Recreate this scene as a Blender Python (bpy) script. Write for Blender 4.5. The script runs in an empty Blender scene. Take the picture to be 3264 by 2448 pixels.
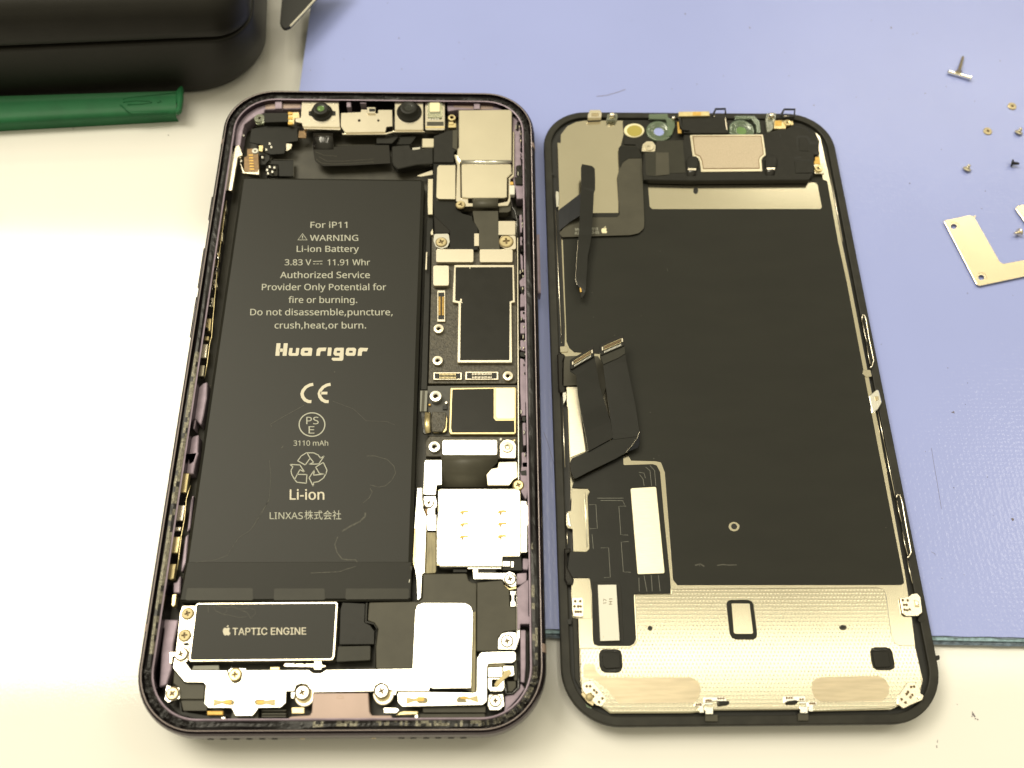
import bpy, math, random
from mathutils import Vector, Matrix, Euler
from mathutils.geometry import tessellate_polygon
random.seed(7)
S = 0.001                       # the lists below are in millimetres
sc = bpy.context.scene
COL = sc.collection

# ------------------------------------------------------------------ camera, world, lamps
W, H, F = 3264.0, 2448.0, 3056.5
CAM = Vector((26.96, -94.41, 194.0))
ROT = Euler((0.44902, -0.02356, -0.00729), 'XYZ').to_matrix()
cd = bpy.data.cameras.new('camera')
cam = bpy.data.objects.new('camera', cd)
COL.objects.link(cam)
cam.location = CAM * S
cam.rotation_euler = (0.44902, -0.02356, -0.00729)
cd.sensor_width = 36.0
cd.lens = 36.0 * F / W
cd.clip_start = 0.005
cd.clip_end = 50
cd.dof.use_dof = True
cd.dof.focus_distance = 0.205
cd.dof.aperture_fstop = 16.0
sc.camera = cam

world = bpy.data.worlds.new('World')
sc.world = world
world.use_nodes = True
wn = world.node_tree.nodes
wl = world.node_tree.links
bg = wn['Background']
bg.inputs['Strength'].default_value = 1.0
# a lit room: pale ceiling overhead, darker walls towards the horizon and below
_tc = wn.new('ShaderNodeTexCoord')
_sx = wn.new('ShaderNodeSeparateXYZ')
wl.new(_tc.outputs['Generated'], _sx.inputs[0])
_cr = wn.new('ShaderNodeValToRGB')
_cr.color_ramp.interpolation = 'EASE'
_cr.color_ramp.elements[0].position = 0.04
_cr.color_ramp.elements[0].color = (0.17, 0.15, 0.105, 1)
_cr.color_ramp.elements[1].position = 0.72
_cr.color_ramp.elements[1].color = (0.74, 0.675, 0.46, 1)
wl.new(_sx.outputs['Z'], _cr.inputs['Fac'])
wl.new(_cr.outputs['Color'], bg.inputs['Color'])


def P(u, v, z):
    """world point (mm) on the level plane z that is seen at photo position u, v (3264 x 2448)"""
    d = ROT @ Vector(((u - W / 2) / F, -(v - H / 2) / F, -1.0))
    t = (z - CAM.z) / d.z
    p = CAM + d * t
    return Vector((p.x, p.y, z))


def lamp(name, x, y, z, sx, sy, radiance, col=(1.0, 0.93, 0.74)):
    ld = bpy.data.lights.new(name, 'AREA')
    ld.shape = 'RECTANGLE'
    ld.size, ld.size_y = sx, sy
    ld.energy = radiance * math.pi * sx * sy
    ld.color = col
    o = bpy.data.objects.new(name, ld)
    COL.objects.link(o)
    o.location = (x, y, z)
    o.rotation_euler = (0, 0, 0)
    o['kind'] = 'helper'
    return o


def mirror(u, v, h=1.8):
    """where on the ceiling (metres) the mirror ray of photo position u, v ends"""
    d = ROT @ Vector(((u - W / 2) / F, -(v - H / 2) / F, -1.0))
    p = P(u, v, 8.0) * S
    k = h / -d.z
    return p.x + d.x * k, p.y + d.y * k


# ceiling panels: (name, photo window they mirror in, radiance)
for nm, u0, u1, v0, v1, rad in (
        ('ceiling_lamp', 760, 1610, 1390, 2290, 8.0),
        ('ceiling_lamp', -700, 690, 745, 2180, 14.0),
        ('ceiling_lamp', 1760, 3700, 2045, 2145, 5.5),
        ('ceiling_lamp', 3230, 3900, 1430, 1850, 12.0)):
    x0, y0 = mirror(u0, (v0 + v1) / 2)
    x1, y1 = mirror(u1, (v0 + v1) / 2)
    xa, ya = mirror((u0 + u1) / 2, v0)
    xb, yb = mirror((u0 + u1) / 2, v1)
    lamp(nm, (x0 + x1) / 2, (ya + yb) / 2, 1.8, abs(x1 - x0), abs(ya - yb), rad)
lamp('ceiling_lamp', 1.35, 1.75, 1.8, 1.2, 0.3, 9.0)

sc.view_settings.view_transform = 'Standard'
sc.view_settings.look = 'None'
sc.view_settings.exposure = 0.0
sc.view_settings.gamma = 1.0
sc.cycles.max_bounces = 6
sc.cycles.use_denoising = True

# ------------------------------------------------------------------ photo regions (origin, scale of each close look)
K6 = 600 / 2212
K7 = 700 / 2212
REG = dict(A=(600, 240, K6), B=(1200, 240, K6), C=(1200, 640, K6), D=(1200, 1040, K6), E=(1200, 1440, K6),
           F=(1200, 1840, K6), G=(800, 1890, K6), H=(400, 1890, K6), I=(600, 640, K6), J=(500, 1040, K6),
           K=(400, 1440, K6), L=(800, 1040, K6), M=(800, 1440, K6), N=(1700, 320, K6), O=(2200, 320, K6),
           Q=(1700, 1040, K6), R=(1700, 1440, K6), S=(1700, 1890, K6), T=(2200, 1890, K6), U=(2500, 1800, K6),
           V=(1700, 640, K6), W=(2564, 900, K7), X=(2564, 1400, K7), Y=(2864, 100, 400 / 2212),
           Z=(2864, 300, 400 / 2212), a=(2864, 600, 400 / 1896), b=(2864, 1948, 400 / 1327),
           c=(400, 2200, 1400 / 2212), d=(800, 0, K7), e=(0, 0, 1000 / 2212), v=(0, 0, 3264 / 2212), f=(0, 0, 1.0))


def g(r, pts):
    """points read in one close look -> photo pixels; 'C' alone or a letter leading a point switches the look"""
    out = []
    for p in pts:
        if isinstance(p[0], str):
            ox, oy, k = REG[p[0]]
            q = p[1:]
        else:
            ox, oy, k = REG[r]
            q = p
        o = (ox + q[0] * k, oy + q[1] * k)
        if len(q) > 2:
            o = o + (q[2] * k,)
        out.append(o)
    return out


def rect(x0, y0, x1, y1, r=0, sk=0):
    return [(x0, y0, r), (x1, y0, r), (x1 + sk, y1, r), (x0 + sk, y1, r)]


def rounded(pts, r=0, seg=4):
    n = len(pts)
    out = []
    for i in range(n):
        p = Vector(pts[i][:2])
        rr = pts[i][2] if len(pts[i]) > 2 else r
        a = Vector(pts[i - 1][:2]) - p
        b = Vector(pts[(i + 1) % n][:2]) - p
        if rr <= 0 or a.length < 1e-6 or b.length < 1e-6:
            out.append(p)
            continue
        ang = a.angle(b)
        if ang > 3.05 or ang < 0.1:
            out.append(p)
            continue
        t = min(rr / math.tan(ang / 2), a.length * 0.48, b.length * 0.48)
        pa, pb = p + a.normalized() * t, p + b.normalized() * t
        for k in range(seg + 1):
            s = k / seg
            out.append(pa * (1 - s) ** 2 + p * 2 * s * (1 - s) + pb * s * s)
    return out


def area2(p):
    return sum(p[i - 1][0] * p[i][1] - p[i][0] * p[i - 1][1] for i in range(len(p)))


def clean(pts, eps=1e-3):
    out = []
    for p in pts:
        if not out or (p - out[-1]).length > eps:
            out.append(p)
    if len(out) > 2 and (out[0] - out[-1]).length <= eps:
        out.pop()
    return out


def inset(pts, d):
    """move a counter-clockwise outline inwards by d"""
    n = len(pts)
    out = []
    for i in range(n):
        a, p, b = pts[i - 1], pts[i], pts[(i + 1) % n]
        e1, e2 = (p - a), (b - p)
        if e1.length < 1e-9 or e2.length < 1e-9:
            out.append(p.copy())
            continue
        e1.normalize()
        e2.normalize()
        n1, n2 = Vector((-e1.y, e1.x)), Vector((-e2.y, e2.x))
        m = n1 + n2
        if m.length < 0.2:
            out.append(p + n1 * d)
            continue
        m.normalize()
        out.append(p + m * (d / max(0.5, m.dot(n1))))
    return out


# ------------------------------------------------------------------ mesh collector
class MB:
    def __init__(self):
        self.v, self.f, self.m = [], [], []

    def loop(self, pts, zf):
        i = len(self.v)
        self.v += [(p[0], p[1], zf(p) if callable(zf) else zf) for p in pts]
        return list(range(i, len(self.v)))

    def band(self, a, b, m=0):
        n = len(a)
        for i in range(n):
            self.f.append((a[i - 1], a[i], b[i], b[i - 1]))
            self.m.append(m)

    def prism(self, pts, z, th, holes=(), b=0.06, m=0, bottom=False, ms=None):
        """pts: world outline (mm); top at z, sides down by th, a small chamfer b"""
        ms = m if ms is None else ms
        pts = clean([Vector(p[:2]) for p in pts])
        if len(pts) < 3:
            return self
        if area2(pts) < 0:
            pts.reverse()
        tops = []
        zt = z
        if b > 0:
            top = inset(pts, b)
            L = [self.loop(pts, lambda p: z - th), self.loop(pts, lambda p: zt - b * 0.7), self.loop(top, lambda p: zt)]
        else:
            top = pts
            L = [self.loop(pts, z - th), self.loop(pts, z)]
        for i in range(len(L) - 1):
            self.band(L[i], L[i + 1], ms)
        idx = list(L[-1])
        poly = [[Vector((p.x, p.y, 0)) for p in top]]
        for h in holes:
            h = clean([Vector(p[:2]) for p in h])
            if area2(h) > 0:
                h.reverse()
            hb = self.loop(h, z - th)
            ht = self.loop(h, z)
            self.band(hb, ht, ms)
            idx += ht
            poly.append([Vector((p.x, p.y, 0)) for p in h])
        for t in tessellate_polygon(poly):
            a, bb, c = (idx[k] for k in t)
            va, vb, vc = (Vector(self.v[k][:2]) for k in (a, bb, c))
            if (vb - va).cross(vc - va) < 0:
                a, c = c, a
            self.f.append((a, bb, c))
            self.m.append(m)
        return self

    def px(self, reg, pts, z, th, r=0, holes=(), b=0.06, m=0, ms=None):
        out = [P(p[0], p[1], z) for p in rounded(g(reg, pts), r * REG[reg][2])]
        hs = [[P(p[0], p[1], z) for p in rounded(g(reg, h), r * REG[reg][2])] for h in holes]
        return self.prism(out, z, th, hs, b, m, ms=ms)

    def lathe(self, c, prof, n=24, m=0, cap=True, axis=None, ms=None):
        """prof: (radius, height) pairs about the upright axis at c, from outside/bottom to the middle/top"""
        loops = []
        for r, h in prof:
            i0 = len(self.v)
            for k in range(n):
                a = 2 * math.pi * k / n
                q = Vector((r * math.cos(a), r * math.sin(a), h))
                if axis is not None:
                    q = axis @ q
                self.v.append((c[0] + q.x, c[1] + q.y, c[2] + q.z))
            loops.append(list(range(i0, i0 + n)))
        for i in range(len(loops) - 1):
            mm = ms[i] if ms else m
            self.band(loops[i], loops[i + 1], mm)
        if cap:
            self.f.append(tuple(loops[-1]))
            self.m.append(ms[-1] if ms else m)
            self.f.append(tuple(reversed(loops[0])))
            self.m.append(ms[0] if ms else m)
        return self

    def tube(self, pts, r, n=6, m=0, cap=True):
        rings = []
        N = len(pts)
        pts = [Vector(p) for p in pts]
        for i, p in enumerate(pts):
            d = (pts[min(i + 1, N - 1)] - pts[max(i - 1, 0)]).normalized()
            s = d.cross(Vector((0, 0, 1)))
            if s.length < 1e-4:
                s = Vector((1, 0, 0))
            s.normalize()
            u = s.cross(d)
            rr = r[i] if isinstance(r, (list, tuple)) else r
            i0 = len(self.v)
            for k in range(n):
                a = 2 * math.pi * k / n
                q = p + (s * math.cos(a) + u * math.sin(a)) * rr
                self.v.append(tuple(q))
            rings.append(list(range(i0, i0 + n)))
        for i in range(N - 1):
            self.band(rings[i], rings[i + 1], m)
        if cap:
            self.f += [tuple(reversed(rings[0])), tuple(rings[-1])]
            self.m += [m, m]
        return self

    def stroke(self, pts, w, z, m=0, closed=False, th=0.0):
        """flat line of width w (mm) through photo points already on plane z"""
        q = [Vector(p[:2]) for p in pts]
        n = len(q)
        Lf, Rt = [], []
        for i in range(n):
            if closed:
                a, b = q[i - 1], q[(i + 1) % n]
            else:
                a, b = q[max(i - 1, 0)], q[min(i + 1, n - 1)]
            d = (b - a)
            if d.length < 1e-9:
                d = Vector((1, 0))
            d.normalize()
            nn = Vector((-d.y, d.x)) * w / 2
            Lf.append(q[i] + nn)
            Rt.append(q[i] - nn)
        a = self.loop(Lf, z)
        b = self.loop(Rt, z)
        for i in range(n if closed else n - 1):
            j = (i + 1) % n
            self.f.append((a[j], a[i], b[i], b[j]))
            self.m.append(m)
        return self

    def ribbon(self, left, right, th=0.12, m=0):
        """a thin band through matching left / right edge points (u, v, z in photo px and mm)"""
        A = [P(*p) for p in left]
        B = [P(*p) for p in right]
        i0 = len(self.v)
        n = len(A)
        for a, b in zip(A, B):
            self.v += [tuple(a), tuple(b), (b.x, b.y, b.z - th), (a.x, a.y, a.z - th)]
        for i in range(n - 1):
            k = i0 + 4 * i
            for s in range(4):
                t = (s + 1) % 4
                self.f.append((k + s, k + t, k + 4 + t, k + 4 + s))
                self.m.append(m)
        self.f += [(i0, i0 + 3, i0 + 2, i0 + 1), (i0 + 4 * n - 4, i0 + 4 * n - 3, i0 + 4 * n - 2, i0 + 4 * n - 1)]
        self.m += [m, m]
        return self

    def ring(self, rr, prof, ms, cap=False, n=14, wob=None):
        """lofts rounded-rectangle loops; rr = (cx, cy, w, h, radius, turn); prof = (outward offset, z)"""
        loops = []
        for off, z in prof:
            pts = rrect(rr, off, n)
            if wob:
                pts = [p + Vector((wob * (random.random() - .5), wob * (random.random() - .5))) for p in pts]
            loops.append(self.loop(pts, z))
        for i in range(len(loops) - 1):
            self.band(loops[i], loops[i + 1], ms[i] if isinstance(ms, (list, tuple)) else ms)
        if cap:
            self.f.append(tuple(loops[-1]))
            self.m.append(ms[-1] if isinstance(ms, (list, tuple)) else ms)
        return self

    def build(self, name, mats, parent=None, smooth=False, label=None, kind=None):
        me = bpy.data.meshes.new(name)
        org = Vector((0, 0, 0))
        if parent is not None:
            org = ROOTLOC.get(parent.name, Vector((0, 0, 0)))
        me.from_pydata([((x - org.x) * S, (y - org.y) * S, (z - org.z) * S) for x, y, z in self.v], [], self.f)
        if not isinstance(mats, (list, tuple)):
            mats = [mats]
        for mm in mats:
            me.materials.append(mm)
        me.polygons.foreach_set('material_index', self.m)
        if smooth:
            me.polygons.foreach_set('use_smooth', [True] * len(me.polygons))
        me.update()
        o = bpy.data.objects.new(name, me)
        COL.objects.link(o)
        if parent is not None:
            o.parent = parent
            ROOTLOC[o.name] = org
        if label:
            o['label'] = label
        if kind:
            o['kind'] = kind
        return o


ROOTLOC = {}


def root(name, loc, label, cat, group=None):
    o = bpy.data.objects.new(name, None)
    COL.objects.link(o)
    o.empty_display_size = 0.01
    o.location = Vector(loc) * S
    ROOTLOC[o.name] = Vector(loc)
    o['label'] = label
    o['category'] = cat
    if group:
        o['group'] = group
    return o


def solo(o, label, cat, group=None):
    o['label'] = label
    o['category'] = cat
    if group:
        o['group'] = group
    # put the origin at the object's own base
    me = o.data
    xs = [v.co.x for v in me.vertices]
    ys = [v.co.y for v in me.vertices]
    zs = [v.co.z for v in me.vertices]
    c = Vector(((min(xs) + max(xs)) / 2, (min(ys) + max(ys)) / 2, min(zs)))
    me.transform(Matrix.Translation(-c))
    o.location = o.location + c
    return o


def rrect(rr, off=0.0, n=14):
    cx, cy, w, h, r, t = rr
    w2, h2, r = w / 2 + off, h / 2 + off, max(r + off, 0.3)
    out = []
    for qx, qy, a0 in ((1, 1, 0), (-1, 1, 90), (-1, -1, 180), (1, -1, 270)):
        for k in range(n + 1):
            a = math.radians(a0 + 90 * k / n)
            out.append(Vector((qx * (w2 - r) + r * math.cos(a), qy * (h2 - r) + r * math.sin(a))))
        # straight run, cut in pieces so that edges can wander a little
        nx = {(1, 1): (-1, 1), (-1, 1): (-1, -1), (-1, -1): (1, -1), (1, -1): (1, 1)}[(qx, qy)]
        a = math.radians(a0 + 90)
        p = out[-1]
        q = Vector((nx[0] * (w2 - r) + r * math.cos(a), nx[1] * (h2 - r) + r * math.sin(a)))
        for k in range(1, 12):
            out.append(p.lerp(q, k / 12))
    c, s = math.cos(t), math.sin(t)
    return [Vector((cx + c * p.x - s * p.y, cy + s * p.x + c * p.y)) for p in out]


# ------------------------------------------------------------------ materials
MATS = {}


def mat(name, col, rough=0.5, metal=0.0, bump=None, var=None, coat=0.0, spec=0.5, trans=0.0, aniso=None, rvar=0.0, ior=1.45,
        emit=None):
    m = bpy.data.materials.new(name)
    MATS[name] = m
    m.use_nodes = True
    nt = m.node_tree
    N, Lk = nt.nodes, nt.links
    b = N['Principled BSDF']
    b.inputs['Base Color'].default_value = (*col, 1)
    b.inputs['Roughness'].default_value = rough
    b.inputs['Metallic'].default_value = metal
    b.inputs['Specular IOR Level'].default_value = spec
    b.inputs['Coat Weight'].default_value = coat
    b.inputs['Coat Roughness'].default_value = 0.08
    b.inputs['Transmission Weight'].default_value = trans
    b.inputs['IOR'].default_value = ior
    geo = N.new('ShaderNodeNewGeometry')
    mp = N.new('ShaderNodeVectorMath')
    mp.operation = 'SCALE'
    mp.inputs['Scale'].default_value = 1000.0
    Lk.new(geo.outputs['Position'], mp.inputs[0])
    mm = mp.outputs[0]
    if aniso:
        st = N.new('ShaderNodeVectorMath')
        st.operation = 'MULTIPLY'
        st.inputs[1].default_value = aniso
        Lk.new(mm, st.inputs[0])
        mm = st.outputs[0]

    def noise(scale, detail=3.0, vec=mm):
        t = N.new('ShaderNodeTexNoise')
        t.inputs['Scale'].default_value = scale
        t.inputs['Detail'].default_value = detail
        Lk.new(vec, t.inputs['Vector'])
        return t.outputs['Fac']
    if var:
        sc_, amt = var
        f = noise(sc_, 4)
        r = N.new('ShaderNodeMapRange')
        r.inputs['From Min'].default_value = 0.3
        r.inputs['From Max'].default_value = 0.7
        r.inputs['To Min'].default_value = 1 - amt
        r.inputs['To Max'].default_value = 1 + amt
        Lk.new(f, r.inputs['Value'])
        mx = N.new('ShaderNodeVectorMath')
        mx.operation = 'SCALE'
        mx.inputs[0].default_value = col
        Lk.new(r.outputs[0], mx.inputs['Scale'])
        Lk.new(mx.outputs[0], b.inputs['Base Color'])
    if rvar:
        f = noise(0.35, 5)
        r = N.new('ShaderNodeMapRange')
        r.inputs['From Min'].default_value = 0.3
        r.inputs['From Max'].default_value = 0.7
        r.inputs['To Min'].default_value = max(0.02, rough - rvar)
        r.inputs['To Max'].default_value = rough + rvar
        Lk.new(f, r.inputs['Value'])
        Lk.new(r.outputs[0], b.inputs['Roughness'])
    if bump:
        f = noise(bump[0], bump[2] if len(bump) > 2 else 4)
        bn = N.new('ShaderNodeBump')
        bn.inputs['Strength'].default_value = 1.0
        bn.inputs['Distance'].default_value = bump[1] * S
        Lk.new(f, bn.inputs['Height'])
        Lk.new(bn.outputs[0], b.inputs['Normal'])
    return m


STEEL = mat('satin_steel', (0.70, 0.64, 0.50), 0.32, 1.0, bump=(12, 0.001), var=(0.1, 0.04))
BRIGHT = mat('bright_steel', (0.92, 0.90, 0.84), 0.20, 1.0, bump=(12, 0.0003), var=(0.1, 0.03))
NICKEL = mat('nickel_plate', (0.84, 0.77, 0.64), 0.26, 1.0, bump=(12, 0.0008), var=(0.15, 0.04))
BACK = mat('steel_backplate', (0.66, 0.61, 0.48), 0.17, 1.0, bump=(12, 0.0006), var=(0.05, 0.04))
BRUSH = mat('brushed_steel', (0.84, 0.78, 0.62), 0.33, 1.0, bump=(3, 0.008), aniso=(0.35, 3.0, 1), var=(2.0, 0.06))
PAD = mat('brushed_pad', (0.55, 0.47, 0.345), 0.36, 0.95, bump=(2.2, 0.006), aniso=(0.4, 3.5, 1), var=(0.5, 0.10))
GOLD = mat('gold_plate', (0.62, 0.39, 0.10), 0.5, 0.4, var=(2, 0.1))
BRASS = mat('brass_plate', (0.70, 0.58, 0.32), 0.36, 0.9, var=(1, 0.1))
TANM = mat('tan_spring_metal', (0.50, 0.41, 0.22), 0.55, 0.2, var=(1, 0.08))
SCREWM = mat('screw_metal', (0.46, 0.38, 0.21), 0.5, 0.35, bump=(6, 0.004), var=(1.5, 0.15))
LOOSEM = mat('pale_screw_metal', (0.62, 0.57, 0.44), 0.4, 0.7)
SCREWD = mat('dark_screw_metal', (0.50, 0.42, 0.27), 0.35, 1.0, bump=(6, 0.006), var=(1.5, 0.15))
RECESS = mat('screw_recess', (0.13, 0.09, 0.04), 0.5, 0.3)
LILAC = mat('lilac_aluminium', (0.28, 0.225, 0.28), 0.55, 0.45, bump=(4, 0.003), var=(0.5, 0.15))
LILACD = mat('lilac_rail', (0.055, 0.042, 0.050), 0.24, 1.0, bump=(8, 0.001), var=(0.2, 0.08))
RIDGE = mat('lilac_ridge', (0.62, 0.54, 0.58), 0.25, 1.0)
BATT = mat('battery_film', (0.0135, 0.0132, 0.0100), 0.45, 0.0, bump=(9, 0.002), var=(0.04, 0.07), spec=0.30)
TAPE = mat('battery_tape', (0.011, 0.0105, 0.007), 0.45, 0.0, spec=0.25, bump=(8, 0.002), var=(0.1, 0.08))
TAPEL = mat('battery_tape_tab', (0.026, 0.025, 0.018), 0.45, 0.0, spec=0.3, var=(0.4, 0.1))
PRINT = mat('printed_ink', (0.38, 0.38, 0.32), 0.6, 0.0, var=(3, 0.06))
PRINTW = mat('pale_ink', (0.55, 0.51, 0.41), 0.55, 0.0)
STAIN = mat('dried_residue', (0.055, 0.053, 0.042), 0.6, 0.0, var=(1.5, 0.5))
FILM = mat('black_shield_film', (0.011, 0.0105, 0.008), 0.34, 0.0, spec=0.28, bump=(0.3, 0.001), var=(0.3, 0.12), rvar=0.03)
FLEX = mat('black_flex', (0.010, 0.010, 0.008), 0.34, 0.0, spec=0.3, bump=(0.3, 0.003), var=(0.2, 0.15))
FLEXB = mat('blue_black_flex', (0.005, 0.006, 0.009), 0.35, 0.0, spec=0.2, bump=(0.6, 0.008))
FLEXG = mat('glossy_black_flex', (0.012, 0.011, 0.010), 0.12, 0.0, bump=(0.7, 0.02), coat=0.3)
SHEET = mat('graphite_sheet', (0.0115, 0.0115, 0.0080), 0.46, 0.0, bump=(0.8, 0.003), spec=0.28, var=(0.15, 0.10), aniso=(0.5, 1.6, 1))
PLAST = mat('black_plastic', (0.013, 0.0125, 0.010), 0.45, 0.0, spec=0.28, bump=(6, 0.006), var=(0.6, 0.15))
PLASTG = mat('grey_plastic', (0.058, 0.054, 0.040), 0.45, 0.0, spec=0.3, bump=(5, 0.006), var=(0.3, 0.10))
FRAMEB = mat('display_frame_plastic', (0.020, 0.019, 0.015), 0.50, 0.0, spec=0.3, bump=(3, 0.01), var=(0.35, 0.25))
FLOOR = mat('cavity_floor', (0.040, 0.037, 0.028), 0.45, 0.0, bump=(1, 0.01), var=(0.3, 0.2))
GLUE = mat('sealing_glue', (0.006, 0.005, 0.005), 0.3, 0.0, bump=(3.0, 0.05, 4), spec=0.3)
GLUEW = mat('dried_glue_glints', (0.13, 0.12, 0.09), 0.25, 0.4, bump=(3.5, 0.14, 6), var=(2.0, 0.5))
PCB = mat('board_foam', (0.055, 0.048, 0.034), 0.42, 0.0, bump=(2.6, 0.11, 6), var=(1.6, 0.45))
PCBG = mat('grey_board', (0.050, 0.048, 0.042), 0.45, 0.0, bump=(3, 0.01), var=(0.6, 0.15))
DARK = mat('deep_black', (0.006, 0.006, 0.005), 0.5, 0.0)
LENS = mat('lens_glass', (0.004, 0.006, 0.005), 0.04, 0.0, coat=1.0)
LENSG = mat('green_coated_lens', (0.10, 0.20, 0.05), 0.10, 0.3, coat=1.0)
CLEAR = mat('clear_plastic', (0.62, 0.66, 0.52), 0.15, 0.0, trans=0.75)
CLEARG = mat('green_glass', (0.24, 0.33, 0.22), 0.12, 0.0, trans=0.6, coat=0.5)
AMBER = mat('amber_filter', (0.36, 0.30, 0.06), 0.3, 0.0, coat=0.5)
CREAM = mat('cream_sticker', (0.72, 0.66, 0.44), 0.5, 0.0)
COPPER = mat('copper_film', (0.20, 0.13, 0.07), 0.35, 0.6, var=(1, 0.2))
MAUVE = mat('mauve_shell', (0.36, 0.27, 0.24), 0.45, 0.35, bump=(5, 0.003), var=(0.2, 0.04))
GREY = mat('grey_tape', (0.20, 0.20, 0.17), 0.5, 0.0)
BROWN = mat('brown_ribbon', (0.22, 0.19, 0.11), 0.45, 0.2, aniso=(2.5, 0.4, 1), var=(1.0, 0.25))
WHITE = mat('white_ceramic', (0.64, 0.63, 0.57), 0.35, 0.0)
SPKTAN = mat('speaker_mesh', (0.50, 0.42, 0.32), 0.42, 0.75, bump=(5, 0.03, 5), var=(4, 0.12))
CASEM = mat('case_rubber', (0.011, 0.010, 0.008), 0.45, 0.0, spec=0.28, bump=(3.5, 0.03), var=(0.2, 0.1))
GREEN = mat('green_plastic', (0.008, 0.115, 0.038), 0.6, 0.0, bump=(0.5, 0.03), var=(0.15, 0.12))
POUCH = mat('black_card', (0.006, 0.006, 0.005), 0.5, 0.0, bump=(3, 0.02))
PEARL = mat('pale_edge', (0.60, 0.57, 0.47), 0.5, 0.0)
DUST = mat('dust', (0.16, 0.14, 0.16), 0.8, 0.0)
LINT = mat('pale_lint', (0.62, 0.60, 0.52), 0.6, 0.0)
PLATEM = mat('gold_tinted_plate', (0.88, 0.77, 0.56), 0.24, 1.0, bump=(6, 0.002), var=(0.1, 0.03))


def dotted_steel():
    """backplate steel with rows of tiny pressed dimples"""
    m = mat('dimpled_steel', (0.65, 0.605, 0.48), 0.14, 1.0, var=(0.05, 0.04))
    nt = m.node_tree
    N, Lk = nt.nodes, nt.links
    b = N['Principled BSDF']
    geo = N.new('ShaderNodeNewGeometry')
    sp = N.new('ShaderNodeSeparateXYZ')
    Lk.new(geo.outputs['Position'], sp.inputs[0])

    def mth(op, a, b_=None, c=None):
        n = N.new('ShaderNodeMath')
        n.operation = op
        for i, x in enumerate((a, b_, c)):
            if x is None:
                continue
            if isinstance(x, (int, float)):
                n.inputs[i].default_value = x
            else:
                Lk.new(x, n.inputs[i])
        return n.outputs[0]
    per = 0.72
    y = mth('MULTIPLY', sp.outputs['Y'], 1000 / per)
    row = mth('FLOOR', y)
    odd = mth('MULTIPLY', mth('MODULO', mth('ABSOLUTE', row), 2.0), 0.5)
    x = mth('ADD', mth('MULTIPLY', sp.outputs['X'], 1000 / per), odd)
    fx = mth('SUBTRACT', mth('FRACT', mth('ADD', x, 1000.0)), 0.5)
    fy = mth('SUBTRACT', mth('FRACT', mth('ADD', y, 1000.0)), 0.5)
    d = mth('SQRT', mth('ADD', mth('MULTIPLY', fx, fx), mth('MULTIPLY', fy, fy)))
    mr = N.new('ShaderNodeMapRange')
    mr.interpolation_type = 'SMOOTHSTEP'
    mr.inputs['From Min'].default_value = 0.05
    mr.inputs['From Max'].default_value = 0.30
    mr.inputs['To Min'].default_value = 1.0
    mr.inputs['To Max'].default_value = 0.0
    Lk.new(d, mr.inputs['Value'])
    bn = N.new('ShaderNodeBump')
    bn.inputs['Strength'].default_value = 1.0
    bn.inputs['Distance'].default_value = 0.007 * S
    Lk.new(mr.outputs[0], bn.inputs['Height'])
    Lk.new(bn.outputs[0], b.inputs['Normal'])
    return m


DIMPLE = dotted_steel()


def pebbled_mat():
    """mat film pressed with fine dots that only show where a lamp glances off them"""
    m = mat('lavender_mat', (0.288, 0.335, 0.665), 0.34, 0.0, var=(0.03, 0.02), spec=0.3, coat=0.28)
    nt = m.node_tree
    b = nt.nodes['Principled BSDF']
    b.inputs['Coat Roughness'].default_value = 0.14
    geo = nt.nodes.new('ShaderNodeNewGeometry')
    sc_ = nt.nodes.new('ShaderNodeVectorMath')
    sc_.operation = 'SCALE'
    sc_.inputs['Scale'].default_value = 1000.0
    nt.links.new(geo.outputs['Position'], sc_.inputs[0])
    vo = nt.nodes.new('ShaderNodeTexVoronoi')
    vo.feature = 'SMOOTH_F1'
    vo.inputs['Scale'].default_value = 1.05
    vo.inputs['Randomness'].default_value = 0.45
    nt.links.new(sc_.outputs[0], vo.inputs['Vector'])
    bn = nt.nodes.new('ShaderNodeBump')
    bn.inputs['Distance'].default_value = 0.075 * S
    nt.links.new(vo.outputs['Distance'], bn.inputs['Height'])
    nt.links.new(bn.outputs[0], b.inputs['Coat Normal'])
    return m

# ------------------------------------------------------------------ text, logos
_txt = {}
try:        # Blender's own bundled interface font; its default font if that is missing
    import os
    FONT = bpy.data.fonts.load(os.path.join(bpy.utils.system_resource('DATAFILES'), 'fonts', 'NotoSansHebrew-Regular.woff2'))
    FONT_I = bpy.data.fonts.load(os.path.join(bpy.utils.system_resource('DATAFILES'), 'fonts', 'Inter.woff2'))
except Exception:
    FONT = FONT_I = None


def glyphs(s, bold):
    key = (s, bold)
    if key in _txt:
        return _txt[key]
    cu = bpy.data.curves.new('t', 'FONT')
    cu.body = s
    cu.size = 1.0
    f_ = None if not s.isascii() or not FONT_I else FONT_I if 'TAPTIC' in s else FONT
    if f_:
        cu.font = f_
    cu.resolution_u = 3
    o = bpy.data.objects.new('t', cu)
    COL.objects.link(o)
    dg = bpy.context.evaluated_depsgraph_get()
    me = bpy.data.meshes.new_from_object(o.evaluated_get(dg))
    vs = [v.co.copy() for v in me.vertices]
    fs = [tuple(p.vertices) for p in me.polygons]
    bpy.data.objects.remove(o)
    bpy.data.curves.remove(cu)
    bpy.data.meshes.remove(me)
    _txt[key] = (vs, fs, f_)
    return _txt[key]


_cap = {}


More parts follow.
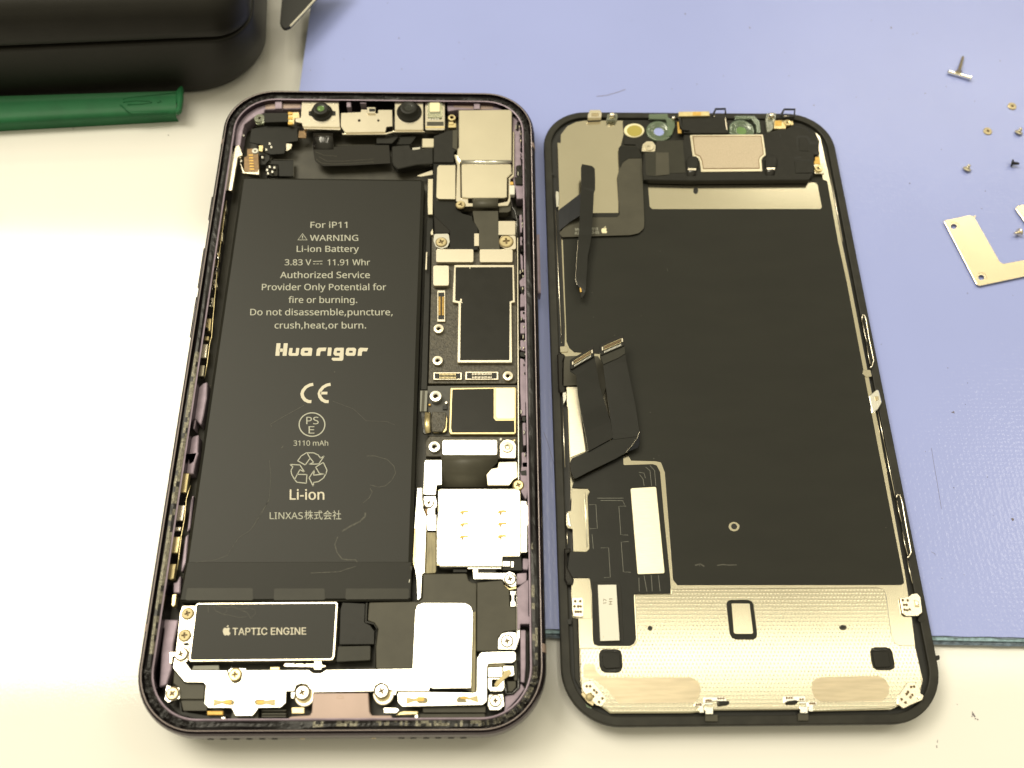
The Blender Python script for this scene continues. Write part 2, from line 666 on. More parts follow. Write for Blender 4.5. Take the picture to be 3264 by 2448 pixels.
def cap_height(f_):
    if f_ not in _cap:
        cu = bpy.data.curves.new('t', 'FONT')
        cu.body = 'H'
        if f_:
            cu.font = f_
        o = bpy.data.objects.new('t', cu)
        COL.objects.link(o)
        me = bpy.data.meshes.new_from_object(o.evaluated_get(bpy.context.evaluated_depsgraph_get()))
        _cap[f_] = max(v.co.y for v in me.vertices)
        bpy.data.objects.remove(o)
    return _cap[f_]


def text(s, reg, xl, xr, yb, cap, z, m, parent, bold=0.012, name='lettering', dy=0.0, up=None):
    """lettering printed flat at height z; xl..xr, baseline yb and cap height read in look reg.
    dy: how much the baseline falls from xl to xr; up: (dx, dy) direction of the letters' up in look pixels"""
    vs, fs, f_ = glyphs(s, bold)
    CAPH = cap_height(f_)
    x0, x1 = min(v.x for v in vs), max(v.x for v in vs)
    (a,), (b,) = g(reg, [(xl, yb)]), g(reg, [(xr, yb + dy)])
    ux, uy = up if up else (0, -cap)
    A, B = P(a[0], a[1], z), P(b[0], b[1], z)
    k = REG[reg][2]
    mx, my = (a[0] + b[0]) / 2, (a[1] + b[1]) / 2
    U = P(mx + ux * k, my + uy * k, z) - P(mx, my, z)
    mb = MB()
    mb.v = []
    for v in vs:
        q = A + (B - A) * ((v.x - x0) / (x1 - x0)) + U * (v.y / CAPH)
        mb.v.append((q.x, q.y, z))
    mb.f = list(fs)
    if bold > 0:        # heavier strokes: the same outline again a hair to each side and a micron up
        e = (B - A) / (x1 - x0) * bold * CAPH * .6
        n0 = len(mb.v)
        base = list(mb.v)
        for j, (ex, ey) in enumerate(((e.x, e.y), (-e.x, -e.y), (U.x * bold * CAPH * .6, U.y * bold * CAPH * .6), (-U.x * bold * CAPH * .6, -U.y * bold * CAPH * .6))):
            mb.v += [(a_[0] + ex, a_[1] + ey, z + .0015 * (j + 1)) for a_ in base]
            mb.f += [tuple(i + n0 * (j + 1) for i in f) for f in fs]
    mb.m = [0] * len(mb.f)
    return mb.build(name, m, parent)


def apple(reg, x0, y0, x1, y1, z, m, parent):
    w, h = x1 - x0, y1 - y0
    body = [(.50, .32), (.62, .26), (.78, .25), (.92, .34), (.83, .44), (.80, .55), (.85, .68), (.98, .76), (.90, .90), (.76, .99),
            (.62, .98), (.50, .95), (.38, .98), (.24, 1.0), (.10, .86), (.02, .66), (.03, .46), (.12, .32), (.27, .25), (.40, .27)]
    leaf = [(.50, .22), (.52, .10), (.62, .02), (.74, .0), (.72, .12), (.63, .20)]
    mb = MB()
    for sh in (body, leaf):
        mb.px(reg, [(x0 + w * a, y0 + h * b) for a, b in sh], z, 0.01, r=w * .06, b=0)
    return mb.build('apple_emblem', m, parent)


def disc_px(reg, x, y, z):
    (q,) = g(reg, [(x, y)])
    return P(q[0], q[1], z)


# scale of one look pixel in mm at a spot (across)
def mmpx(reg, x, y, z, n=100):
    (a,), (b,) = g(reg, [(x, y)]), g(reg, [(x + n, y)])
    return (P(b[0], b[1], z) - P(a[0], a[1], z)).length / n


# ------------------------------------------------------------------ screw head with a real cross recess
def screw_mesh(r, metal, depth=0.35, rot=0.3, hole=0.52, arms=4):
    mb = MB()
    n = 28
    out = [Vector((r * math.cos(2 * math.pi * k / n), r * math.sin(2 * math.pi * k / n))) for k in range(n)]
    cross = []
    w = r * 0.17
    Lr = r * hole
    for k in range(arms):
        a = rot + 2 * math.pi * k / arms
        ca, sa = math.cos(a), math.sin(a)
        for x, y in ((w * 1.15, -w), (Lr, -w * .8), (Lr, w * .8), (w * 1.15, w)):
            cross.append(Vector((x * ca - y * sa, x * sa + y * ca)))
    mb.prism(out, 0.0, 0.5, [cross], b=r * 0.14, m=0, ms=0)
    mb.lathe((0, 0, -depth), [(r * .62, 0), (r * .6, 0.01)], n=12, m=1)
    mb.lathe((0, 0, -.28), [(r * 1.13, 0), (r * 1.12, 0.005)], n=24, m=1)
    return mb


def screw(parent, reg, x, y, rpx, z, metal=None, rot=None, tilt=None, name='screw', arms=4, label=None):
    r = rpx * mmpx(reg, x, y, z)
    mb = screw_mesh(r, metal, rot=random.uniform(0, 1.5) if rot is None else rot, arms=arms)
    c = disc_px(reg, x, y, z)
    mb.v = [(a + c.x, b + c.y, cc + c.z) for a, b, cc in mb.v]
    return mb.build(name, [metal or SCREWM, RECESS], parent, label=label)


def post(parent, reg, x, y, rpx, z, m=None, inner=0.34, name='screw_post'):
    r = rpx * mmpx(reg, x, y, z)
    c = disc_px(reg, x, y, z)
    mb = MB()
    ro = r * inner
    mb.lathe(c, [(r, -1.2), (r, -0.12), (r * .92, 0), (r * .52, 0.02), (ro, -0.12), (ro * .9, -0.9)], n=28, ms=[0, 0, 0, 0, 1, 1])
    return mb.build(name, [m or NICKEL, RECESS], parent, smooth=False)


def part(name, reg, pts, z, th, m, parent, r=0, b=0.06, holes=(), label=None):
    return MB().px(reg, pts, z, th, r=r, b=b, holes=holes).build(name, m, parent, label=label)


def parts(name, reg, lst, z, th, m, parent, r=0, b=0.05):
    for pts in lst:
        part(name, reg, pts, z, th, m, parent, r, b)


# ================================================================== TABLE, MAT
TZ = -1.5
tb = MB()
n = 2
tb.prism([(-900, -700), (1000, -700), (1000, 900), (-900, 900)], TZ, 20, b=0)
TABLE = mat('table_laminate', (0.72, 0.705, 0.68), 0.07, 0.0, bump=(2.0, 0.006, 5), var=(0.02, 0.02), spec=0.65)
tab = tb.build('table', TABLE)
tab['kind'] = 'structure'
tab['label'] = 'cream laminate table top'

# mat: lavender sheet on a teal glass slab
MATTOP = pebbled_mat()
GLASSE = mat('teal_glass', (0.34, 0.50, 0.60), 0.14, 0.0, bump=(1.4, 0.25, 5), var=(0.9, 0.35), coat=0.4)
GLASSD = mat('dark_teal_glass', (0.14, 0.19, 0.26), 0.2, 0.0, bump=(1.4, 0.2, 5), var=(0.9, 0.4), coat=0.3)
MZ = 2.0
c0 = P(990, 25, MZ)
c1 = P(955, 280, MZ)
dl = (c1 - c0).normalized()
br0, br1 = P(1740, 2003, MZ), P(2972, 2025, MZ)
db = (br1 - br0).normalized()
# corner where the two edges meet
den = dl.x * db.y - dl.y * db.x
t = ((br0.x - c1.x) * db.y - (br0.y - c1.y) * db.x) / den
corner = c1 + dl * t
topl = c1 - dl * 260
right = corner + db * 330
nrm = Vector((db.y, -db.x, 0))
if nrm.y > 0:
    nrm = -nrm
mat_root = root('repair_mat', (60, 20, TZ), 'lavender blue repair mat with a teal glass edge on the cream table', 'work mat')


def edge(off, z, wob=0.0):
    pts = [topl + Vector((off * .02, 0, 0))]
    k = corner + nrm * off + Vector((off * .02, 0, 0))
    pts.append(k)
    N_ = 150
    for i in range(1, N_):
        s = i / N_
        pts.append(corner.lerp(right, s) + nrm * (off + wob * abs(math.sin(i * 1.9 + math.sin(i * .7) * 2)) * random.uniform(.3, 1)))
    pts.append(right + nrm * off)
    pts.append(right + (topl - corner) * 1.0)
    return [Vector((p.x, p.y)) for p in pts]


MB().prism(edge(0, MZ, 0.22), MZ, 0.25, b=0.05).build('mat_sheet', MATTOP, mat_root)
mb = MB()
mb.prism(edge(0.10, MZ, 0.35), MZ - 0.25, 0.35, b=0.04)
mb.build('dark_layer', GLASSD, mat_root)
MB().prism(edge(0.75, MZ), MZ - 0.55, 1.25, b=0.5).build('glass_slab', GLASSE, mat_root)
MB().prism(edge(1.35, MZ, 0.15), MZ - 1.8, 1.68, b=0.35).build('lower_layer', GLASSD, mat_root)

# ================================================================== PHONE HOUSING
phone = root('opened_phone', (0, 0, MZ), 'opened purple phone with its battery and circuit boards exposed, left of the loose screen', 'phone')
RR = (0.0, -0.35, 75.6, 151.4, 12.0, 0.0)
fr = MB()
fr.ring(RR, [(-6, 2.0), (-1.6, 2.05), (-.5, 2.6), (.15, 4), (.35, 6), (.3, 7.6), (.1, 8.8), (-.2, 9.55), (-.62, 9.95), (-.74, 10.0), (-.86, 9.9),
             (-.95, 9.2)], [0, 0, 0, 0, 0, 0, 0, 0, 1, 1, 0])
fr.ring(RR, [(-.95, 9.2), (-1.1, 8.9), (-2.35, 8.9), (-2.5, 9.3), (-2.62, 9.4), (-2.85, 9.3), (-2.95, 4.2)], [0, 2, 2, 2, 2, 0])
frame = fr.build('metal_frame', [LILACD, RIDGE, LILAC], phone, smooth=False)
mb = MB()
mb.prism(rrect(RR, -2.6), 4.3, 1.0, b=0)
mb.build('cavity_floor', FLOOR, phone)

# glue bead that lies in the channel between the two ridges: uneven, with paler flecks coloured in as glints and silvery remains
gl = MB()
base = rrect(RR, 0.0, 30)
Np = len(base)
cen = Vector((0, -0.35))
rings = []
pts_o = rrect(RR, -1.0, 30)
pts_i = rrect(RR, -2.42, 30)
SUB = 9
path = []
for i in range(Np):
    for k in range(SUB):
        t_ = k / SUB
        path.append((pts_o[i].lerp(pts_o[(i + 1) % Np], t_), pts_i[i].lerp(pts_i[(i + 1) % Np], t_)))
sec = []
for i, (o_, i_) in enumerate(path):
    h1 = 9.25 + 0.15 * math.sin(i * .17) * math.sin(i * .043) + 0.06 * random.random()
    wv = 0.15 * math.sin(i * .11) + 0.1 * math.sin(i * .31)
    a = o_.lerp(i_, 0.02)
    b_ = o_.lerp(i_, 0.30 + wv * .4)
    c_ = o_.lerp(i_, 0.66 + wv * .5)
    d_ = o_.lerp(i_, 0.98)
    i0 = len(gl.v)
    gl.v += [(a.x, a.y, 9.15), (b_.x, b_.y, h1), (c_.x, c_.y, h1 + random.uniform(-.05, .05)), (d_.x, d_.y, 9.1)]
    sec.append(i0)
run_ = 0
for i in range(len(sec)):
    run_ = run_ - 1 if run_ > 0 else (random.randint(1, 9) if random.random() < .3 else 0)
    a, b_ = sec[i - 1], sec[i]
    c_ = path[i][0]
    u_left = c_.x < -30 and -62 < c_.y < 2
    u_rt = (c_.x > 30 and -70 < c_.y < -38) or (c_.y < -68 and c_.x > -5)
    for k in range(3):
        gl.f.append((a + k, a + k + 1, b_ + k + 1, b_ + k))
        gl.m.append(1 if (k > 0 and ((u_left and random.random() < .75) or (u_rt and run_ and random.random() < .6))) else 0)
gl.build('glue_bead', [GLUE, GLUEW], phone)

# ---- battery
bt = part('battery', 'f', [(770, 563, 14), (1352, 570, 14), (1333, 1150), (1309, 1914, 5), (571, 1918, 5), (668, 1255)], 8.1, 3.6, BATT, phone, b=0.7)
part('battery_tape', 'f', [(597, 1791), (1313, 1790), (1309, 1908), (574, 1913)], 8.14, 0.5, TAPE, bt, b=0.12)
for tp in ([('K', 725, 1600, 20), ('K', 1495, 1600, 20), ('K', 1500, 1745, 20), ('K', 700, 1745, 20)],
           [('K', 1745, 1605, 20), ('M', 865, 1605, 20), ('M', 870, 1740, 20), ('K', 1740, 1745, 20)],
           [('M', 1112, 1605, 20), ('M', 1858, 1605, 20), ('M', 1855, 1730, 20), ('M', 1108, 1735, 20)]):
    part('tape_tab', 'f', [g('f', [q])[0] for q in tp], 8.17, 0.03, TAPEL, bt, b=0.02)
zb = 8.125
for s, x0, x1, yb, cap in (('For iP11', 1437, 1868, 318, 70), ('WARNING', 1430, 1997, 470, 68), ('Li-ion Battery', 1275, 2005, 600, 70),
                           ('3.83 V', 1135, 1445, 757, 68), ('11.91 Whr', 1637, 2135, 757, 68), ('Authorized Service', 1080, 2135, 908, 73),
                           ('Provider Only Potential for', 865, 2327, 1050, 73), ('fire or burning.', 1178, 1985, 1200, 73),
                           ('Do not disassemble,puncture,', 728, 2402, 1345, 74), ('crush,heat,or burn.', 1015, 2090, 1500, 74)):
    text(s, 'I', x0, x1, yb, cap, zb, PRINT, bt, bold=0.018)
mb = MB()
q = [P(*p, zb) for p in g('I', [(1290, 460), (1343, 385), (1396, 460)])]
mb.stroke(q, 0.22, zb, closed=True)
mb.stroke([P(*p, zb) for p in g('I', [(1343, 408), (1343, 436)])], 0.2, zb)
mb.stroke([P(*p, zb) for p in g('I', [(1343, 443), (1343, 451)])], 0.2, zb)
mb.build('warning_sign', PRINT, bt)
mb = MB()
mb.stroke([P(*p, zb) for p in g('I', [(1465, 712), (1578, 709)])], 0.16, zb)
for a, b_ in ((1467, 1495), (1507, 1535), (1548, 1576)):
    mb.stroke([P(*p, zb) for p in g('I', [(a, 742), (b_, 741)])], 0.16, zb)
mb.build('direct_current_sign', PRINT, bt)
mb = MB()
LG = [([(300, 200), (348, 198), (334, 347), (286, 347)], None), ([(385, 200), (433, 198), (418, 347), (370, 347)], None),
      ([(336, 262), (382, 262), (378, 300), (332, 300)], None),
      ([(452, 255), (490, 255), (483, 315), (525, 315), (531, 255), (568, 255), (560, 330), (548, 347), (452, 347), (440, 330)], None),
      ([(590, 270), (610, 252), (705, 252), (722, 262), (712, 347), (600, 347), (582, 325)], [(630, 288), (674, 288), (669, 311), (626, 311)]),
      ([(765, 347), (775, 270), (795, 252), (888, 250), (876, 292), (825, 292), (815, 305), (810, 347)], None),
      ([(905, 250), (945, 250), (948, 262), (940, 347), (897, 347)], None),
      ([(980, 265), (1000, 252), (1092, 252), (1085, 390), (1070, 405), (965, 405), (945, 385), (955, 370), (1040, 370), (1040, 347), (990, 347),
        (968, 325)], [(1010, 288), (1050, 288), (1046, 311), (1006, 311)]),
      ([(1120, 265), (1140, 252), (1215, 252), (1237, 268), (1228, 330), (1215, 347), (1130, 347), (1110, 328)],
       [(1155, 288), (1197, 288), (1194, 311), (1151, 311)]),
      ([(1252, 347), (1262, 270), (1282, 252), (1378, 255), (1360, 295), (1315, 292), (1305, 305), (1300, 347)], None)]
for o_, h_ in LG:
    mb.px('L', o_, zb, 0.01, r=5, b=0, holes=[h_] if h_ else ())
mb.build('brand_lettering', PRINTW, bt)
mb = MB()
for dx in (0, 203):
    q = [(732, 682), (690, 690), (645, 715), (612, 755), (600, 790), (608, 830), (635, 865), (675, 885), (710, 885)]
    mb.stroke([P(*p, zb) for p in g('L', [(x + dx, y) for x, y in q])], 0.72, zb)
mb.stroke([P(*p, zb) for p in g('L', [(815, 785), (898, 785)])], 0.62, zb)
mb.build('conformity_mark', PRINTW, bt)
mb = MB()
mb.stroke([P(*g('L', [(717 + 151 * math.cos(t * math.pi / 24), 1155 + 138 * math.sin(t * math.pi / 24))])[0], zb) for t in range(48)], 0.24, zb,
          closed=True)
mb.build('circle_mark', PRINT, bt)
text('PS', 'L', 650, 795, 1150, 85, zb, PRINT, bt, bold=0.0)
text('E', 'L', 677, 745, 1260, 85, zb, PRINT, bt, bold=0.0)
text('3110 mAh', 'L', 500, 907, 1403, 60, zb, PRINT, bt, bold=0.01)
mb = MB()
for ln, cl in (([(548, 107), (638, 155), (695, 75), (662, 18)], 0),
               ([(548, 107), (590, 50), (650, 12), (735, 12), (790, 38), (818, 75), (862, 47), (797, 143), (678, 147), (737, 125), (695, 75)], 0),
               ([(455, 148), (575, 155), (630, 240), (575, 210), (512, 325)], 0),
               ([(455, 148), (492, 175), (470, 220), (478, 265), (512, 325), (540, 358), (650, 370), (657, 268), (545, 265)], 0),
               ([(760, 180), (850, 125), (893, 215), (880, 260), (805, 257)], 1),
               ([(880, 260), (850, 310), (790, 352), (735, 360), (732, 408), (683, 305), (747, 212), (735, 275)], 1)):
    q = [P(*p, zb) for p in g('M', ln)]
    n = len(q)
    for i in range(n if cl else n - 1):
        mb.stroke([q[i], q[(i + 1) % n]], 0.20, zb)
mb.build('recycling_sign', PRINT, bt)
text('Li-ion', 'M', 457, 860, 562, 118, zb, PRINTW, bt, bold=0.035)
text('LINXAS', 'M', 220, 610, 790, 78, zb, PRINT, bt, bold=0.0)
text('株式会社', 'M', 628, 1060, 788, 80, zb, PRINT, bt, bold=0.0)
mb = MB()
for ln, w in (([(1360, 50), (1450, 48), (1600, 90), (1680, 170), (1700, 250), (1650, 340), (1580, 400), (1500, 415), (1400, 390)], .12),
              ([(1400, 430), (1425, 470), (1390, 540), (1320, 600)], .14),
              ([(1345, 715), (1340, 760), (1280, 820), (1160, 880), (1070, 935)], .35),
              ([(1020, 1000), (985, 1090), (1010, 1180), (1070, 1260), (1140, 1270), (1230, 1270), (1250, 1300), (1240, 1340)], .22),
              ([(1240, 1345), (1120, 1380), (1040, 1410), (700, 1425)], .14), ([(215, 100), (235, 300), (215, 550), (130, 720), (20, 890)], .07),
              ([('L', 240, 1180), ('L', 230, 1150), ('L', 350, 1080), ('L', 620, 930)], .10),
              ([('L', 960, 880), ('L', 1200, 970), ('L', 1290, 1050), ('L', 1350, 1110), ('L', 1600, 1120), ('L', 1690, 1160)], .07),
              ([('L', 360, 1430), ('L', 380, 1405)], .18), ([('L', 978, 530), ('L', 986, 544)], .2),
              ([('K', 820, 1300), ('K', 1060, 1270), ('K', 1190, 1220), ('K', 1330, 1010), ('K', 1470, 920), ('K', 1690, 560)], .07)):
    q = [P(*p, 8.18 if w == .14 and ln[0][0] == 1240 else zb) for p in g('M', ln)]
    mb.stroke(q, w, q[0].z)
mb.build('dried_stain', STAIN, bt)
part('side_tape', 'M', [(1860, 1340), (1900, 1340), (1890, 1400), (1870, 1390)], 8.18, 0.02, TAPEL, bt)
mb = MB()
mb.px('M', [(1862, 1500), (1870, 1498), (1862, 1535), (1852, 1535)], 8.2, 0.02, b=0)
mb.build('lint_speck', LINT, bt)

# ---- front camera group
fc = part('front_camera_bracket', 'A', [(1335, 300), (1765, 298), (1782, 610), (1345, 602), (1335, 560), (1255, 545), (1262, 505), (1322, 500)],
          8.7, 1.6, NICKEL, phone, r=14)
part('bracket_lip', 'A', [(1345, 608), (1785, 614), (1790, 642), (1362, 628)], 8.4, .6, NICKEL, fc)


def lens(parent, reg, bx, by, rb, tx, ty, rt, z0, z1, lensm, glow=None):
    c = disc_px(reg, bx, by, z0)
    t_ = disc_px(reg, tx, ty, z1)
    k0, k1 = mmpx(reg, bx, by, z0), mmpx(reg, tx, ty, z1)
    R0, R1 = rb * k0, rt * k1
    mb = MB()
    loops = []
    prof = [(R0, 0), (R0, .15), (R0 * .93, .25), (R0 * .80, .35), (R0 * .76, .55), (R1 * 1.08, .6), (R1 * 1.03, .92), (R1 * .94, 1.0), (R1 * .60, .98),
            (R1 * .46, .90), (R1 * .25, .94), (0.02, .96)]
    n = 28
    for r_, h_ in prof:
        z_ = z0 + (z1 - z0) * h_
        q = Vector((c.x, c.y, 0)).lerp(Vector((t_.x, t_.y, 0)), h_)
        i0 = len(mb.v)
        for i in range(n):
            a = 2 * math.pi * i / n
            mb.v.append((q.x + r_ * math.cos(a), q.y + r_ * math.sin(a), z_))
        loops.append(list(range(i0, i0 + n)))
    for i in range(len(loops) - 1):
        mb.band(loops[i], loops[i + 1], 1 if i >= 9 else 0)
    return mb.build('camera_lens', [PLAST, lensm], parent, smooth=True)


lens(fc, 'A', 1570, 440, 128, 1555, 385, 92, 8.7, 10.4, LENSG)  # green centre paints the glint on this lens
MB().px('A', [(1415, 420), (1455, 420), (1455, 470), (1415, 465)], 8.9, .3, b=.04).px('A', [(1690, 415), (1730, 420), (1730, 465), (1690, 465)], 8.9, .3,
                                                                                     b=.04).build('lens_lug', PLAST, fc)
for x, y in ((1437, 342), (1712, 338), (1430, 530), (1702, 527)):
    c = disc_px('A', x, y, 8.7)
    MB().lathe(c, [(.22, 0), (.2, .05), (.08, .09)], n=10).build('rivet', NICKEL, fc, smooth=True)
sp = part('sensor_bracket', 'f', [(1087, 360), (1150, 357), (1150, 349), (1172, 349), (1172, 361), (1205, 361), (1205, 350), (1250, 350), (1251, 402),
                                  (1232, 404), (1228, 420), (1100, 422), (1086, 402)], 8.5, 1.4, NICKEL, phone, r=2,
          holes=[[(1145 + 4.6 * math.cos(a), 384 + 4.6 * math.sin(a)) for a in [k * .785 for k in range(8)]],
                 [(1206 + 4 * math.cos(a), 384 + 4 * math.sin(a)) for a in [k * .785 for k in range(8)]]])
part('bracket_lip', 'f', [(1090, 424), (1229, 423), (1262, 415), (1262, 419), (1230, 428), (1092, 429)], 8.1, .5, NICKEL, sp)
part('ambient_sensor', 'A', rect(2100, 375, 2200, 445, 6), 9.0, .8, NICKEL, phone)
part('sensor_window', 'A', rect(2125, 390, 2195, 425, 4), 9.05, .2, DARK, phone)
dc = part('dot_camera_bracket', 'B', [(215, 298), (548, 298), (550, 640), (215, 640)], 8.7, 1.6, NICKEL, phone, r=10)
part('bracket_lip', 'B', [(190, 640), (215, 650), (555, 652), (575, 665), (205, 668)], 8.3, .5, NICKEL, dc)
lens(dc, 'B', 386, 438, 148, 375, 375, 98, 8.7, 10.6, LENS)
dp = part('dot_projector', 'B', rect(572, 302, 803, 642, 25), 8.5, 1.5, NICKEL, phone)
part('projector_prism', 'B', rect(600, 312, 772, 498, 22), 8.9, .6, CLEAR, dp, b=.15)
part('prism_face', 'B', rect(625, 318, 745, 428, 14), 9.05, .3, CREAM, dp, b=.1)
for i in range(4):
    part('solder_pad', 'B', rect(618 + i * 32, 500, 640 + i * 32, 520, 4), 8.62, .2, WHITE, dp, b=.03)
part('slot', 'B', rect(592, 545, 790, 592, 4), 8.54, .05, PLASTG, dp, b=.02)
part('projector_lip', 'B', rect(575, 600, 800, 618, 2), 8.56, .05, BRASS, dp, b=.02)
post(phone, 'B', 885, 495, 46, 8.6, BRASS, .5, 'ring_screw')
part('spring_clip', 'B', rect(845, 560, 935, 612, 6), 8.4, 1, BRASS, phone)
part('spring_clip', 'B', rect(848, 545, 905, 575, 6), 8.6, 1, BRASS, phone)

# ---- lilac ledges and ribs of the frame
LD = part('frame_ledge', 'A', [(545, 830), (565, 620), (560, 470), (600, 455), (720, 370), (870, 310), (900, 252), ('f', 1164, 307), ('f', 1164, 321),
                               (1340, 300), (1332, 388), (900, 402), (890, 440), (760, 500), (660, 575), (640, 650), (610, 830)], 7.9, 3, LILAC, phone,
          r=14, b=.15)
part('frame_ledge', 'B', [(30, 250), (570, 268), (830, 288), (1070, 294), (1310, 305), (1380, 350), (1500, 382), (1600, 392), (1640, 455), (1690, 480),
                          (1700, 900), (1752, 950), (1700, 1000), (1742, 1450), (1650, 1450), (1602, 1200), (1600, 480), (1560, 405), (960, 402),
                          (840, 420), (825, 310), (210, 300)], 7.9, 3, LILAC, phone, r=14, b=.15)
for reg, q in (('A', (1020, 285, 1100, 390)), ('A', (1862, 290, 1912, 372)), ('B', (1145, 318, 1215, 395)), ('A', (2020, 280, 2090, 330))):
    part('frame_rib', reg, rect(*q, 6), 8.7, 2, LILAC, phone, b=.1)
part('frame_pocket', 'A', [(905, 265), (1320, 275), (1315, 380), (905, 395)], 7.96, .1, MAUVE, phone, r=8)
part('frame_pocket', 'B', [(905, 300), (1140, 305), (1140, 392), (905, 372)], 7.96, .1, MAUVE, phone, r=8)
part('frame_pocket', 'B', [(1220, 312), (1320, 315), (1370, 360), (1370, 392), (1220, 398)], 7.96, .1, MAUVE, phone, r=8)

# ---- upper-left small parts
post(phone, 'A', 835, 500, 62, 8.3, CLEAR, .3, 'ring_screw')
part('black_block', 'A', [(885, 442), (1170, 440), (1172, 545), (890, 552)], 8.2, 2, PLAST, phone, r=12)
for i, y in enumerate((432, 485, 548)):
    part('gold_contact', 'A', rect(1172, y, 1225, y + 28, 4), 8.1, .4, GOLD, phone, b=.04)
part('contact_carrier', 'A', [(1175, 435), (1300, 432), (1310, 500), (1250, 505), (1240, 575), (1170, 575)], 7.9, .6, BRASS, phone)
part('antenna_flex', 'A', [(740, 630), (930, 592), (1280, 612), (1292, 770), (1150, 792), (1130, 920), (970, 930), (870, 890), (860, 812), (720, 790)],
     7.0, .25, FLEX, phone, r=20)
part('copper_pad', 'A', [(1300, 650), (1390, 652), (1384, 737), (1290, 733)], 7.2, .2, COPPER, phone, r=5)
part('metal_strap', 'A', [(1150, 800), (1225, 805), (1205, 860), (1150, 895)], 7.1, .2, NICKEL, phone, r=12)
cp = part('copper_connector', 'A', [(692, 862), (800, 860), (822, 900), (832, 1150), (655, 1150), (655, 960), (690, 950)], 8.0, 1.2, COPPER, phone, r=10)
for i in range(6):
    part('gold_bar', 'A', rect(712 + i * 2, 930 + i * 33, 760 + i * 3, 944 + i * 33, 2), 8.08, .08, GOLD, cp, b=.02)
part('connector_shell', 'A', [(600, 990), (640, 1150), (832, 1168), (832, 1080), (815, 1135), (665, 1138), (645, 1100)], 8.05, 1.4, NICKEL, phone, r=8)
part('connector_tab', 'A', [(830, 822), (880, 825), (872, 895), (828, 890)], 7.9, .4, BRASS, phone, r=6)
post(phone, 'A', 785, 885, 38, 8.3, WHITE, .3, 'ring_screw')
part('steel_strip', 'A', [(560, 830), (600, 820), (640, 940), (580, 960), (512, 1355), (462, 1352), (520, 935)], 8.2, 1, NICKEL, phone, r=8)
part('small_chip', 'A', rect(915, 1065, 1050, 1180, 8), 6.6, 1.2, FLEXG, phone)
for i, (x, y) in enumerate(((955, 800), (975, 840), (915, 870), (870, 960), (925, 1110), (985, 1130), (1010, 1080), (955, 1072), (935, 1150), (645, 700),
                            (620, 1000))):
    part('solder_glint', 'A', [(x - 10, y - 16), (x + 12, y - 10), (x + 16, y + 14), (x - 12, y + 16)], 7.3, .5, BRIGHT, phone, r=5, b=.06)
part('floor_foil', 'A', [(850, 1000), (1240, 992), (1235, 1185), (1060, 1185), (1060, 1050), (850, 1040)], 5.9, .2, FLEX, phone, r=10)
part('antenna_tab', 'A', [(835, 930), (955, 935), (955, 990), (900, 1050), (832, 1050)], 6.6, .2, FLEX, phone, r=25)

# ---- front camera flex and foam
part('camera_flex', 'f', [(998, 424, 3), (1061, 424), (1064, 468), (1110, 462), (1240, 462), (1245, 520), (1120, 527), (1030, 529, 16), (1004, 514, 16),
                          (997, 470)], 6.9, .15, FLEXG, phone)
MB().ribbon([(998, 424, 8.0), (998, 440, 7.9), (998, 455, 7.3), (999, 475, 7.0)], [(1061, 424, 8.0), (1061, 440, 7.9), (1062, 455, 7.3), (1063, 475, 7.0)],
            .1).build('camera_flex', FLEXG, phone, smooth=True)
part('foam_block', 'B', [(180, 832), (385, 815), (412, 872), (530, 865), (668, 850), (668, 1040), (480, 1050), (250, 1100), (200, 1060), (180, 1010)], 7.8,
     1.6, PLAST, phone, r=18, b=.2)
part('foam_block', 'B', [(0, 700), (180, 700), (260, 720), (180, 800), (0, 800)], 7.0, 1.6, PLAST, phone, r=10)
part('steel_plate', 'B', [(535, 738), (692, 738), (685, 845), (533, 845)], 7.6, 1, STEEL, phone, r=8, b=.18)
part('metal_strap', 'B', [(420, 850), (480, 845), (515, 840), (512, 865), (420, 880)], 7.4, .4, BRIGHT, phone, r=5)
part('floor_foil', 'B', [(280, 725), (470, 715), (400, 810), (250, 812)], 7.1, .3, FLEX, phone, r=8)
part('steel_rib', 'B', [(470, 1180), (660, 1110), (665, 1165), (520, 1190)], 6.4, .3, NICKEL, phone, r=4)
part('black_foam', 'B', [(700, 705), (830, 652), (958, 640), (960, 870), (912, 900), (912, 1022), (670, 1022), (672, 712)], 8.3, 2, PLAST, phone, r=10,
     b=.15)
part('black_foam', 'B', [(895, 645), (958, 640), (950, 880), (893, 850)], 8.5, .3, PLASTG, phone, r=5)
# flex sheet that runs down beside the camera
part('board_flex', 'f', [('B', 670, 1030), ('B', 930, 1030), ('C', 930, 0), ('C', 940, 90), ('C', 1010, 150), ('C', 1125, 180), ('C', 1130, 240),
                         ('C', 1190, 300), ('C', 1190, 575), ('C', 865, 575), ('C', 862, 350), ('C', 680, 180), ('C', 665, 0)], 7.9, .5, FLEX, phone,
     b=.05, r=3)

